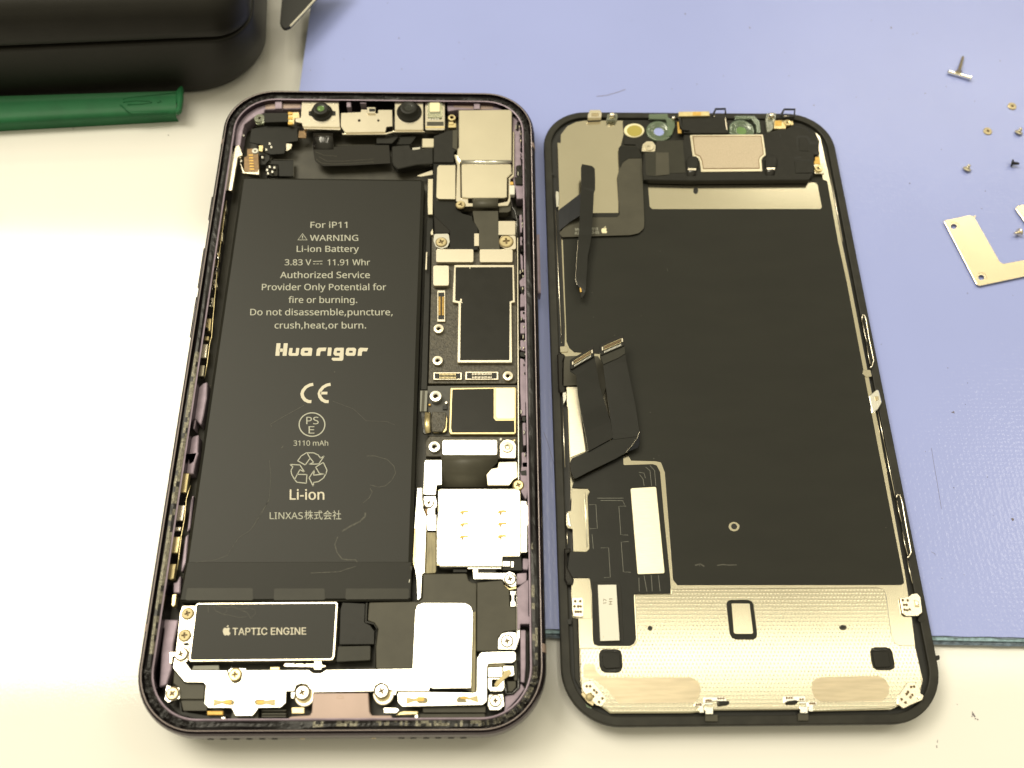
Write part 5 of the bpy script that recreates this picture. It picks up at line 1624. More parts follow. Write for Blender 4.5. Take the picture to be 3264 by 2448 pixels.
MB().tube([P(*p, BZ + .45) for p in g('R', [(605, 480), (615, 700), (632, 1120)])], .1, n=6).build('bracket_ridge', BRIGHT, disp, smooth=True)
part('bracket_boss', 'R', [(388, 720), (415, 705), (448, 870), (430, 888), (400, 860)], BZ + .6, .2, BRIGHT, disp, r=14, b=.1)
part('steel_bracket', 'f', [('Q', 392, 712), ('Q', 520, 712), ('Q', 560, 1050), ('Q', 615, 1470), ('Q', 430, 1545), ('Q', 412, 965), ('Q', 395, 940)], BZ + .2, .2,
     BRUSH, disp, r=3)
part('steel_bracket', 'f', [('R', 480, 1485), ('R', 655, 1485), ('R', 672, 1520), ('S', 690, 300), ('S', 530, 300), ('S', 460, 285), ('R', 445, 1580)], BZ + .1, .1,
     BACK, disp, r=3)
part('flex_loop', 'Q', [(278, 330), (300, 318), (362, 322), (372, 350), (352, 420), (355, 690), (385, 720), (380, 765), (320, 772), (292, 745), (285, 560)], 5.0, 1.4,
     FLEXG, disp, r=16, b=.3)
part('flex_base', 'Q', [(360, 352), (520, 345), (760, 350), (820, 440), (860, 700), (800, 900), (540, 900), (512, 690), (352, 702)], BZ + .35, .1, PLASTG, disp, r=8)
part('flex_loop', 'R', [(360, 1135), (440, 1130), (440, 1172), (395, 1190), (400, 1350), (470, 1485), (478, 1500), (470, 1560), (390, 1555), (362, 1500)], 4.9, 1.2,
     FLEXG, disp, r=16, b=.3)
# chip with print
chip = part('driver_chip', 'f', [('R', 757, 1562), ('R', 975, 1560), ('S', 1015, 558), ('S', 787, 565)], 5.3, .9, BRIGHT, disp, b=.05, r=1)
chipf = part('chip_face', 'f', [('R', 759, 1566), ('R', 973, 1564), ('S', 1011, 553), ('S', 789, 560)], 5.33, .02, WHITE, chip, b=0)
part('chip_well', 'f', [('R', 700, 1530), ('R', 1000, 1520), ('R', 1030, 1570), ('S', 1065, 590), ('S', 770, 612), ('S', 722, 590)], BZ + .28, .05, PLAST, disp, r=5)
text('17', 'S', 858, 862, 130, 40, 5.345, RECESS, chipf, bold=0.02, dy=-60, up=(-38, 0))
text('H1', 'S', 925, 930, 135, 40, 5.345, RECESS, chipf, bold=0.02, dy=-68, up=(-38, 0))
part('index_dot', 'S', [(817, 516), (824, 510), (831, 517), (824, 524)], 5.345, .01, SCREWD, chipf, b=0, r=4)

# two loose ribbons with connectors
r2 = MB().ribbon([g('Q', [p])[0] + (z_,) for p, z_ in (((775, 240), 8.2), ((785, 370), 8.1), ((820, 450), 8.0), ((850, 700), 7.4), ((885, 930), 6.8), ((920, 1200), 6.2),
                                                       ((935, 1330), 6.0))],
                 [g('Q', [p])[0] + (z_,) for p, z_ in (((1062, 120), 8.2), ((1075, 300), 8.1), ((1095, 430), 8.0), ((1150, 690), 7.4), ((1200, 930), 6.8),
                                                       ((1240, 1200), 6.2), ((1250, 1290), 6.0))], .15).build('display_ribbon', FLEX, disp, smooth=False)
r1 = MB().ribbon([g('Q', [p])[0] + (z_,) for p, z_ in (((430, 400), 8.8), ((430, 530), 8.6), ((505, 575), 8.5), ((522, 800), 7.8), ((560, 1030), 7.2), ((610, 1250), 6.6),
                                                       ((645, 1470), 6.3))],
                 [g('Q', [p])[0] + (z_,) for p, z_ in (((708, 230), 8.8), ((718, 350), 8.6), ((732, 430), 8.5), ((785, 720), 7.8), ((850, 930), 7.2), ((905, 1110), 6.6),
                                                       ((935, 1310), 6.3))], .15).build('display_ribbon', FLEX, disp)
part('ribbon_band', 'f', [('Q', 430, 1600), ('Q', 455, 1550), ('Q', 640, 1468), ('Q', 935, 1325), ('Q', 1090, 1300), ('Q', 1248, 1240), ('Q', 1250, 1370), ('Q', 1190, 1440),
                          ('Q', 1080, 1490), ('R', 970, 80), ('R', 650, 235), ('R', 480, 325), ('R', 438, 230)], 5.9, .15, FLEX, disp, r=8, b=.04)
part('ribbon_corner', 'Q', [(1248, 1255), (1250, 1385), (1225, 1430), (1090, 1482), (1180, 1390)], 6.05, .1, FLEXB, disp, r=5, b=.03)
MB().tube([P(*p, 6.12) for p in g('Q', [(1246, 1240), (1215, 1320), (1150, 1410), (1085, 1485)])], .035, n=5).build('ribbon_edge', NICKEL, disp)


def plug(parent, corners, z, n=14):
    """corners: tl, tr, br, bl of the connector in look Q"""
    tl, tr, br_, bl = [Vector(p) for p in corners]

    def at(s, t):
        a = tl.lerp(tr, s)
        b = bl.lerp(br_, s)
        q = a.lerp(b, t)
        return (q.x, q.y)

    def quad(s0, t0, s1, t1):
        return [at(s0, t0), at(s1, t0), at(s1, t1), at(s0, t1)]
    c_ = MB().px('Q', quad(0, 0, 1, 1), z + .35, .35, r=16, b=.08).build('ribbon_plug', PLAST, parent)
    MB().px('Q', quad(.08, .2, .95, .72), z + .45, .1, r=6, b=.03).build('plug_shell', FLEXG, c_)
    MB().px('Q', quad(.14, .28, .9, .64), z + .47, .1, r=4, b=.02).build('plug_well', DARK, c_)
    MB().px('Q', quad(.17, .40, .86, .50), z + .52, .1, r=2, b=.02).build('plug_tongue', COPPER, c_)
    pin = MB()
    for k in range(n):
        s = .17 + .68 * k / (n - 1)
        pin.px('Q', quad(s - .008, .27, s + .008, .36), z + .55, .05, b=0)
        pin.px('Q', quad(s - .008, .55, s + .008, .66), z + .55, .05, b=0)
        pin.px('Q', quad(s - .012, .74, s + .012, .90), z + .55, .05, b=0, m=1)
    o = pin.build('pins', [BRASS, WHITE], c_)
    o['kind'] = 'stuff'
    for s in (.10, .93):
        MB().px('Q', quad(s - .03, .3, s + .03, .62), z + .56, .1, r=3, b=.02).build('plug_latch', NICKEL, c_)
    return c_


plug(r2, [(782, 212), (1058, 90), (1072, 225), (790, 345)], 8.2)
plug(r1, [(432, 395), (704, 228), (716, 350), (440, 510)], 8.8)
part('ribbon_patch', 'Q', [(790, 350), (1072, 232), (1078, 320), (1000, 370), (930, 400), (822, 448)], 8.25, .05, TAPEL, disp, b=.02)

# L-shaped flex at the top left, thin long flex standing off the sheet
lf = part('sensor_flex', 'N', [(1000, 560, 26), (1025, 530, 20), (1225, 535, 26), (1250, 610), (1276, 650), (1285, 900), (1305, 1400), (1302, 1500, 60),
                               (1240, 1560, 60), (1140, 1582), (340, 1606, 10), (305, 1560, 10), (420, 1420), (560, 1375), (980, 1372, 20), (1016, 1345),
                               (988, 880, 10), (1010, 820)], BZ + .65, .15, PLASTG, disp, b=.05)
part('flex_stiffener', 'N', [(1002, 560), (1025, 532), (1222, 537), (1248, 610), (1275, 650), (1275, 680), (1120, 680), (1050, 730), (1014, 810)], BZ + .75, .1, FLEX, lf, r=10)
text('MY', 'N', 490, 545, 1532, 32, BZ + .66, PRINT, lf, bold=0.02)
text('019', 'N', 690, 760, 1527, 32, BZ + .66, PRINT, lf, bold=0.02)
text('82', 'N', 488, 545, 1574, 28, BZ + .66, PRINT, lf, bold=0.02)
text('3-05', 'N', 688, 773, 1566, 28, BZ + .66, PRINT, lf, bold=0.02)
apple('N', 798, 1480, 870, 1562, BZ + .66, CREAM, lf)
part('dark_strip', 'N', [(700, 1322), (1016, 1320), (1016, 1355), (960, 1378), (700, 1382)], BZ + .6, .2, PLAST, disp)
MB().ribbon([(*g('N', [(295, 1290)])[0], 4.9), (*g('N', [(420, 1195)])[0], 5.6), (*g('N', [(560, 1088)])[0], 6.6)],
            [(*g('N', [(300, 1535)])[0], 4.9), (*g('N', [(420, 1435)])[0], 5.6), (*g('N', [(560, 1345)])[0], 6.6)], .12).build('slanted_flex', FLEXB, disp)
LN = [((560, 790), (722, 800), 7.6), ((560, 900), (727, 930), 7.5), ((562, 1020), (726, 1045), 7.4), ((556, 1120), (712, 1085), 7.3), ((546, 1350), (700, 1330), 7.1),
      ((538, 1500), (690, 1500), 7.0)]
LV = [((535, 400), (686, 400), 6.9), ((522, 500), (665, 530), 6.9), ((512, 640), (638, 655), 6.8), ((502, 800), (632, 800), 6.7), ((495, 920), (622, 930), 6.6),
      ((510, 975), (620, 1000), 6.5), ((545, 1020), (614, 1060), 6.4), ((562, 1120), (596, 1095), 6.3)]
lo = MB().ribbon([(*g('N', [(572, 748)])[0], 7.6)] + [(*g('N', [a])[0], z_) for a, b_, z_ in LN] + [(*g('V', [a])[0], z_) for a, b_, z_ in LV],
                 [(*g('N', [(690, 770)])[0], 7.6)] + [(*g('N', [b_])[0], z_) for a, b_, z_ in LN] + [(*g('V', [b_])[0], z_) for a, b_, z_ in LV],
                 .14).build('long_flex', FLEX, disp)
MB().tube([P(*g('V', [a])[0], z_ + .02) for a, z_ in (((524, 470), 6.9), ((512, 640), 6.8), ((502, 800), 6.7), ((495, 920), 6.6), ((512, 985), 6.5))], .035,
          n=5).build('flex_edge', NICKEL, lo)
MB().px('V', [(545, 1020), (560, 1022), (570, 1070), (550, 1072)], 6.55, .15, b=.03).build('flex_tip_contact', GOLD, lo)
MB().px('V', [(552, 1075), (605, 1085), (600, 1110), (566, 1142), (556, 1125)], 6.5, .3, b=.06, r=6).build('flex_tip', FLEXG, lo)

mb = MB()
for reg, x, y, s_ in (('V', 1490, 590, 6), ('V', 705, 1368, 6), ('V', 690, 1080, 6), ('V', 1265, 1350, 4), ('Q', 955, 105, 7), ('Q', 1165, 105, 5), ('Q', 1375, 1012, 8),
                      ('Q', 1415, 1553, 9), ('Q', 1475, 1520, 5), ('X', 820, 890, 6), ('O', 1675, 1300, 4), ('V', 238, 1640, 4), ('S', 1530, 605, 3)):
    mb.px(reg, [(x - s_, y), (x, y - s_ * .7), (x + s_, y - s_ * .2), (x + s_ * .2, y + s_ * .8)], BZ + .15, .02, b=0)
mb.stroke([P(*p, BZ + .125) for p in g('V', [(1572, 790), (1580, 830)])], .07, BZ + .125)
for ln, w in (([('R', 1900, 1335), ('R', 1960, 1318), ('R', 2010, 1348)], .3), ([('R', 2160, 1335), ('R', 2230, 1325), ('R', 2300, 1332), ('R', 2390, 1328)], .22),
              ([('R', 1945, 1325), ('R', 1960, 1345)], .15)):
    mb.stroke([P(*p, BZ + .124) for p in g('R', ln)], w, BZ + .124)
o = mb.build('dust_specks', STAIN, disp, label='pale specks and a faint smudge on the black sheet')
o['kind'] = 'stuff'

# ---- earpiece and sensor bar at the top
part('sensor_tray', 'f', [('N', 1052, 232), ('N', 1700, 230), ('O', 880, 235), ('O', 1300, 275), ('O', 1470, 370), ('O', 1520, 480), ('O', 1470, 870), ('O', 1400, 940),
                          ('N', 1300, 950), ('N', 1285, 620), ('N', 1200, 520), ('N', 1072, 515)], 4.7, .5, PLAST, disp, r=3)
ep = part('earpiece_body', 'f', [('N', 1295, 615), ('N', 1440, 600), ('N', 1455, 468), ('N', 1765, 462), ('N', 1770, 400), ('O', 860, 400), ('O', 900, 380), ('O', 1060, 330),
                                 ('O', 1120, 335), ('O', 1215, 290), ('O', 1380, 330), ('O', 1510, 470), ('O', 1515, 590), ('O', 1460, 640), ('O', 1450, 850),
                                 ('O', 1400, 935), ('O', 0, 945), ('N', 1380, 935), ('N', 1300, 930), ('N', 1282, 800)], 5.9, 1.4, PLAST, disp, r=3, b=.2)
part('earpiece_slope', 'O', [(880, 830), (1230, 830), (1240, 860), (1450, 855), (1440, 900), (1400, 938), (1060, 938), (870, 935)], 5.2, .8, PLAST, disp, r=6)
part('upper_block', 'f', [('N', 1742, 190), ('O', 408, 188), ('O', 415, 250), ('O', 440, 350), ('O', 455, 385), ('O', 0, 385), ('N', 1780, 380), ('N', 1745, 340)], 6.3, 1.6,
     PLAST, disp, r=3, b=.12)
part('tan_bar', 'f', [('N', 1706, 132), ('O', 225, 126), ('O', 232, 180), ('N', 1712, 186)], 6.8, 1.2, BRASS, disp, r=2, b=.1)
part('gold_patch', 'O', [(30, 138), (125, 136), (128, 176), (32, 178)], 6.83, .02, GOLD, disp, b=0)
part('block_edge', 'O', [(408, 195), (420, 215), (438, 345), (425, 345)], 6.35, .1, NICKEL, disp, b=0.02)
pl_ = part('earpiece_plate', 'f', [('N', 1840, 405), ('O', 855, 400), ('O', 890, 640), ('O', 850, 672), ('O', 838, 700), ('O', 850, 832), ('O', 130, 840), ('O', 112, 715),
                                   ('O', 95, 675), ('O', 30, 652)], 6.15, .3, STEEL, disp, r=3, b=.06)
MB().px('f', [('N', 1868, 418), ('O', 838, 416), ('O', 866, 632), ('O', 826, 662), ('O', 808, 700), ('O', 820, 803), ('O', 150, 806), ('O', 136, 715), ('O', 112, 660),
              ('O', 55, 636)], 6.17, .02, b=0, r=3).build('plate_groove', COPPER, pl_)
MB().px('f', [('N', 1882, 428), ('O', 830, 424), ('O', 856, 628), ('O', 818, 658), ('O', 800, 700), ('O', 810, 792), ('O', 158, 796), ('O', 146, 712), ('O', 122, 652),
              ('O', 62, 628)], 6.22, .06, b=.03, r=3).build('speaker_face', SPKTAN, pl_)
part('matte_tape', 'N', [(1312, 615), (1440, 602), (1452, 472), (1755, 468), (1792, 850), (1600, 855), (1590, 868), (1430, 890), (1325, 882)], 5.98, .1, TAPEL, disp, r=6,
     b=.03)
part('matte_tape', 'N', [(1440, 610), (1590, 612), (1600, 870), (1440, 886)], 6.03, .05, PLASTG, disp, r=6, b=.03)
for reg, x, y in (('N', 1872, 720), ('O', 955, 712)):
    dy = 0
    cl = part('black_clip', reg, [(x - 70, y - 30), (x - 45, y - 68), (x + 45, y - 68), (x + 72, y - 25), (x + 70, y + 40), (x + 55, y + 75), (x - 60, y + 75)], 6.7, 1.0, PLAST,
              disp, r=24, b=.25)
    part('clip_side', reg, [(x - 110, y + 110), (x - 70, y + 85), (x + 60, y + 85), (x + 85, y + 130), (x + 45, y + 215), (x - 110, y + 222)], 5.6, 1.4, DARK, disp, r=14, b=.15)
    MB().ribbon([(*g(reg, [(x - 55, y + 72)])[0], 6.6), (*g(reg, [(x - 57, y + 95)])[0], 6.7), (*g(reg, [(x - 62, y + 150)])[0], 6.2), (*g(reg, [(x - 72, y + 205)])[0], 5.4)],
                [(*g(reg, [(x + 45, y + 72)])[0], 6.6), (*g(reg, [(x + 43, y + 95)])[0], 6.7), (*g(reg, [(x + 38, y + 150)])[0], 6.2), (*g(reg, [(x + 25, y + 205)])[0], 5.4)],
                .15).build('clip_band', FLEXG, cl, smooth=True)
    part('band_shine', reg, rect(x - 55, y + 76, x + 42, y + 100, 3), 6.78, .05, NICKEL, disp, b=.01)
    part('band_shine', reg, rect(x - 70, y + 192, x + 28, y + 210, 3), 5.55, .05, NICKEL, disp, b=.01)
for q in ([(1245, 425), (1270, 412), (1380, 414), (1415, 450), (1412, 490), (1390, 492), (1375, 440), (1270, 442), (1262, 560), (1275, 590), (1262, 590), (1248, 520)],
          [(1395, 500), (1420, 478), (1515, 480), (1510, 518), (1400, 520)], [(1222, 665), (1300, 658), (1305, 680), (1225, 695)], [(1225, 698), (1415, 696), (1415, 708), (1225, 708)],
          [(1460, 600), (1520, 598), (1520, 635), (1462, 635)], [(1048, 395), (1060, 390), (1070, 440), (1055, 435)]):
    part('moulded_recess', 'O', q, 5.93, .04, DARK, disp, r=4, b=0.01)
part('moulded_step', 'O', [(1228, 715), (1418, 712), (1448, 740), (1450, 850), (1240, 852)], 6.05, .2, PLAST, disp, r=4, b=.05)
part('moulded_step', 'O', [(1280, 450), (1370, 448), (1395, 500), (1395, 595), (1290, 590)], 6.0, .1, PLAST, disp, r=6, b=.04)

# sensor windows
for reg, x, y, rx, ry, mo, mi in (('N', 1185, 350, 120, 82, CLEAR, AMBER),):
    q = [(x + rx * math.cos(k * .314), y + ry * math.sin(k * .314)) for k in range(20)]
    part('sensor_ring', reg, q, 5.0, .4, CREAM, disp, b=.15)
    q = [(x + 5 + rx * .76 * math.cos(k * .314), y + 6 + ry * .8 * math.sin(k * .314)) for k in range(20)]
    part('sensor_window', reg, q, 5.06, .1, AMBER, disp, b=.04)
for reg, x, y, mi, nm in (('N', 1478, 358, MATTOP, 'open_hole'), ('O', 605, 345, LENSG, 'camera_hole')):
    c = disc_px(reg, x, y, 5.2)
    k = mmpx(reg, x, y, 5.2)
    MB().lathe(c, [(150 * k, -.5), (150 * k, -.1), (140 * k, 0), (115 * k, .05), (105 * k, -.2), (80 * k, -.3)], n=30, cap=False).build('lens_collar', CLEARG, disp, smooth=True)
    MB().lathe((c.x, c.y, 4.72), [(112 * k, 0), (100 * k, .05)], n=24).build('collar_well', DARK, disp)
    MB().lathe((c.x, c.y, 4.8), [(80 * k, 0), (78 * k, .12), (70 * k, .2), (60 * k, .1)], n=24, cap=False).build('lens_ring', CLEARG, disp, smooth=True)
    MB().lathe((c.x, c.y, 4.8), [(60 * k, 0), (58 * k, .02)], n=24).build(nm, mi if nm == 'camera_hole' else CREAM if False else MATTOP, disp)
part('clear_bracket', 'N', [(1355, 160), (1580, 155), (1585, 200), (1660, 230), (1665, 300), (1630, 400), (1560, 440), (1580, 330), (1560, 220), (1360, 215)], 5.5, .5, CLEARG,
     disp, r=16, b=.1)
part('clear_bracket', 'O', [(520, 180), (750, 180), (815, 240), (835, 380), (780, 382), (770, 280), (720, 215), (530, 220)], 5.5, .5, CLEARG, disp, r=16, b=.1)
# small fittings along the top edge
hk = part('steel_hook', 'N', [(640, 170), (665, 112), (785, 110), (805, 150), (800, 200), (640, 205)], 5.6, 1.0, NICKEL, disp, r=8)
part('hook_window', 'N', [(682, 145), (765, 145), (768, 188), (685, 188)], 5.65, .05, SCREWD, hk, r=4)
part('plastic_foot', 'N', [(870, 160), (985, 150), (992, 200), (975, 232), (860, 232)], 5.3, .8, CLEAR, disp, r=14, b=.1)
c = disc_px('N', 928, 165, 6.2)
MB().lathe(c, [(.75, -1), (.72, 0), (.45, .3), (.15, .32)], n=16).build('peg', NICKEL, disp, smooth=True)
for nm, pts_ in (('wire_hook', [(258, 185), (270, 165), (300, 102), (412, 100), (415, 160)]), ('wire_hook', [(1075, 185), (1080, 150), (1105, 105), (1230, 106), (1222, 195), (1095, 200)])):
    MB().tube([P(*p, 6.4) for p in g('O', pts_)], .28, n=6).build(nm, DARK, disp)
part('wire_hook_foot', 'O', [(1055, 180), (1215, 178), (1225, 212), (1060, 215)], 5.6, 1, DARK, disp, r=6)
part('steel_foot', 'O', rect(1100, 184, 1180, 200, 3), 5.7, .1, NICKEL, disp, b=.02)
part('steel_foot', 'O', [(250, 180), (280, 170), (292, 172), (285, 200), (260, 205)], 5.8, .4, NICKEL, disp, r=4)
part('clear_bracket', 'O', [(900, 150), (1010, 145), (1008, 210), (985, 260), (978, 330), (930, 375), (905, 372), (885, 230)], 5.4, .6, CLEAR, disp, r=12, b=.1)
c = disc_px('O', 958, 170, 6.2)
MB().lathe(c, [(.75, -1), (.72, 0), (.45, .3), (.15, .32)], n=16).build('peg', NICKEL, disp, smooth=True)
part('steel_clip', 'O', [(990, 235), (1110, 232), (1120, 280), (1205, 232), (1216, 285), (1130, 298), (1120, 332), (985, 332)], 5.7, .4, BRASS, disp, r=6)
part('gold_patch', 'O', rect(995, 238, 1075, 300, 5), 5.73, .03, GOLD, disp, b=.01)
post(disp, 'O', 1145, 258, 44, 6.0, BRASS, .3, 'ring_screw')
part('gold_patch', 'O', [(1468, 662), (1520, 662), (1532, 750), (1455, 745), (1450, 722), (1470, 700)], 5.4, .4, GOLD, disp, r=4)
part('steel_clip', 'O', [(1452, 745), (1560, 740), (1580, 800), (1575, 860), (1462, 860)], 5.3, .6, STEEL, disp, r=10)
post(disp, 'O', 1512, 795, 48, 5.7, BRASS, .3, 'ring_screw')
part('steel_lug', 'N', [(1270, 598), (1285, 515), (1330, 480), (1400, 480), (1438, 530), (1436, 590), (1415, 602)], 5.8, .6, STEEL, disp, r=20)
post(disp, 'N', 1365, 546, 52, 6.0, STEEL, .35, 'ring_screw')
part('gold_contact', 'N', [(1692, 250), (1712, 250), (1722, 340), (1740, 345), (1740, 385), (1700, 385)], 6.0, .3, GOLD, disp, b=.04)
c = disc_px('N', 1648, 202, 6.2)
MB().lathe(c, [(.5, -1), (.48, 0), (.2, .2)], n=12).build('peg', NICKEL, disp, smooth=True)
MB().tube([P(*p, 6.6) for p in g('N', [(1720, 210), (1732, 300), (1755, 345), (1835, 352)])], [.35, .3, .22, .3], n=6).build('wire_hook', DARK, disp)
part('frame_notch', 'N', [(205, 850), (248, 850), (250, 872), (215, 872)], 4.03, .06, DARK, disp, r=4)

# ================================================================== THINGS AROUND
# black case, top left: box with a lid and a dark seam
def solve_z(u0, v0, u1, v1, z0=TZ):
    """height of the point seen at u1, v1 that stands above the table point seen at u0, v0"""
    b_ = P(u0, v0, z0)
    best = (1e9, 0)
    for i in range(400):
        z_ = z0 + i * .15
        q = P(u1, v1, z_)
        d_ = abs(q.y - b_.y)
        if d_ < best[0]:
            best = (d_, z_)
    return best[1]


(e0,), (e1,) = g('e', [(1280, 668)]), g('e', [(1280, 285)])
cz = min(24.0, max(8.0, solve_z(*e0, *e1)))
fz = P(*e0, TZ)
(c1_,) = g('e', [(1812, 300)])
cr = P(*c1_, cz * .75)
(c2_,) = g('e', [(0, 345)])
sl = P(*c2_, cz)
(c3_,) = g('e', [(1650, 275)])
sr = P(*c3_, cz)
case = root('storage_case', (cr.x - 80, fz.y + 40, TZ), 'black rounded storage case with a seam under its lid, above the green pry tool', 'case')
slope = (sr.y - sl.y) / (sr.x - sl.x)
ang = math.atan(slope)


def case_loop(off, z_, n=14, rad=19):
    """plan outline: front and right edges, rounded corner; off moves them outward"""
    fx, fy = cr.x + off, sr.y - off
    R_ = max(1.0, rad + off)
    pts = [Vector((fx, fy + 150)), Vector((fx - 230, fy + 150)), Vector((fx - 230, fy))]
    cc = Vector((fx - R_, fy + R_))
    for k in range(n + 1):
        a = math.radians(-90 + 90 * k / n)
        pts.append(cc + Vector((R_ * math.cos(a), R_ * math.sin(a))))
    piv = Vector((cr.x, sr.y))
    M_ = Matrix.Rotation(ang, 2)
    return [piv + M_ @ (p - piv) for p in pts]


mb = MB()
L_ = []
hb = cz - TZ
for off, z_, rd in ((-2.2, TZ, 20), (-1.0, TZ + 1.0, 19), (.1, TZ + hb * .25, 15), (.3, TZ + hb * .6, 12), (0, cz - 1.0, 10), (-.05, cz - .35, 10), (-.3, cz - .1, 10),
                 (-2.2, cz - .1, 10)):
    L_.append(mb.loop(case_loop(off, z_, rad=rd), z_))
for i in range(len(L_) - 1):
    mb.band(L_[i], L_[i + 1])
mb.f.append(tuple(L_[-1]))
mb.m.append(0)
mb.build('case_body', CASEM, case, smooth=True)
mb = MB()
L_ = []
for off, z_ in ((-2.2, cz - .1), (-2.2, cz + .75), (-.5, cz + .8), (-.2, cz + 1.2), (-.5, cz + 3), (-1.2, cz + 6), (-3.0, cz + 9), (-7, cz + 11), (-40, cz + 12)):
    L_.append(mb.loop(case_loop(off, z_, rad=9), z_))
for i in range(len(L_) - 1):
    mb.band(L_[i], L_[i + 1])
mb.f.append(tuple(L_[-1]))
mb.m.append(0)
mb.build('case_lid', CASEM, case, smooth=True)

# green pry tool
gt = root('pry_tool', tuple(P(300, 340, TZ)), 'long green plastic pry tool with a moulded arrow, lying in front of the black case', 'pry tool')
GZ = 2.2
mb = MB()
prof = [((0, 678), (1235, 642), .9), ((0, 730), (1238, 680), 1.0), ((0, 790), (1245, 735), 1.0), ((0, 825), (1248, 765), .85), ((0, 865), (1240, 800), .1), ((0, 889), (1232, 822), -1.3)]
NX = 24
grid = []
for (a, b_, h_) in prof:
    row = []
    for i in range(NX + 1):
        s = i / NX
        x = -420 + (1242 + 420) * s
        y0_ = a[1] + (b_[1] - a[1]) * ((x) / 1235)
        (q,) = g('e', [(x, y0_)])
        row.append(P(*q, GZ + h_))
    grid.append(row)
for row in grid:
    for p in row:
        mb.v.append((p.x, p.y, p.z))
n1 = NX + 1
for r_ in range(len(prof) - 1):
    for i in range(NX):
        a = r_ * n1 + i
        mb.f.append((a, a + 1, a + n1 + 1, a + n1))
        mb.m.append(0)
# closed under side
base_i = len(mb.v)
for p in grid[0]:
    mb.v.append((p.x, p.y, TZ))
for p in grid[-1]:
    mb.v.append((p.x, p.y + .4, TZ))
for i in range(NX):
    mb.f.append((base_i + i + 1, base_i + i, i, i + 1))
    a = (len(prof) - 1) * n1 + i
    b_ = base_i + n1 + i
    mb.f.append((a, a + 1, b_ + 1, b_))
    mb.m += [0, 0]
mb.build('tool_shaft', GREEN, gt, smooth=True)
mb = MB()
q = g('e', [(1236, 640), (1268, 602), (1286, 602), (1284, 680), (1272, 765), (1250, 785), (1232, 785), (1246, 740)])
mb.prism([P(*p, GZ + 1.3) for p in rounded(q, 5)], GZ + 1.3, 1.4, b=.35)
mb.build('tool_lip', GREEN, gt, smooth=False)
mb = MB()
for ln, w in (([(870, 720), (960, 708), (1050, 712), (1070, 722), (1000, 732), (900, 738)], .5), ([(850, 740), (890, 775), (930, 798), (1180, 792)], .45),
              ([(870, 700), (900, 688), (1240, 655)], .3), ([(1110, 722), (1135, 714)], .5)):
    pts_ = [P(*p, GZ + 1.06) for p in g('e', ln)]
    mb.tube(pts_, w * .42, n=6)
mb.build('moulded_arrow', GREEN, gt, smooth=True)

# black card tip at the top, held above the mat
q = g('d', [(318, -260), (310, 0), (290, 235, 30), (330, 292, 40), (392, 268, 40), (640, 0), (905, -290)])
ZC = 9.0
mb = MB()
out = [P(*p, ZC) for p in rounded([(a[0], a[1]) + ((a[2],) if len(a) > 2 else ()) for a in q])]
mb.prism(out, ZC, .8, b=.15)
cardroot = root('black_card', tuple(out[0]), 'black wedge-shaped card with a pale edge reaching in over the mat corner', 'card')
mb.build('card_sheet', POUCH, cardroot)
MB().tube([P(*p, ZC - .05) for p in g('d', [(395, 266), (520, 135), (640, 2), (905, -286)])], .28, n=6).build('card_edge', PEARL, cardroot)
mb = MB()
mb.prism([P(1120, -220, ZC - .85), P(1080, -150, ZC - .85), P(980, -150, ZC - .85), P(950, -220, ZC - .85)], ZC - .82, ZC - .82 - MZ, b=.1)
mb.build('card_stand', POUCH, cardroot)

# L / U shaped plate
UP = g('a', [(688, 498, 12), (705, 482, 12), (1080, 405, 30), (1135, 425, 40), (1180, 490), (1528, 1105, 50), (1580, 1142, 60), (1896, 1082), (2260, 1008, 40), (1766, 300, 30),
             (1800, 262, 30), (2180, 190, 30), (2900, 1180, 30), (1896, 1332), (1225, 1474, 20), (1182, 1452, 20)])
PZ2 = 2.75
hol = []
for x, y in ((835, 578), (1250, 1348)):
    hol.append([(x + 46 * math.cos(k * .5236), y + 40 * math.sin(k * .5236)) for k in range(12)])
mb = MB()
mb.prism([P(*p, PZ2) for p in rounded(UP)], PZ2, .25, [[P(*p, PZ2) for p in g('a', h_)] for h_ in hol], b=.06)
plate = mb.build('shield_plate', PLATEM)
solo(plate, 'flat gold-toned metal bracket with two round holes, lying on the mat at the right edge', 'metal bracket')
mb = MB()
for x, y in ((835, 578), (1250, 1348)):
    pts_ = [(x + 82 * math.cos(a), y + 70 * math.sin(a)) for a in [math.radians(d_) for d_ in range(-125, 30, 12)]]
    qq = [P(*p, PZ2 + .012) for p in g('a', pts_)]
    ks = mb.stroke(qq, .16, PZ2 + .012)
me_ = mb.build('pressed_ring', SCREWD)
me_.parent = plate
me_.location = -plate.location
foot = MB()
for x, y in ((700, 500), (1190, 1430), (1100, 440)):
    p = P(*g('a', [(x + 40, y)])[0], MZ)
    foot.lathe((p.x, p.y, MZ + .02), [(.3, 0), (.25, PZ2 - .3 - MZ)], n=8)
fo = foot.build('bent_foot', PLATEM)
fo.parent = plate
fo.location = -plate.location


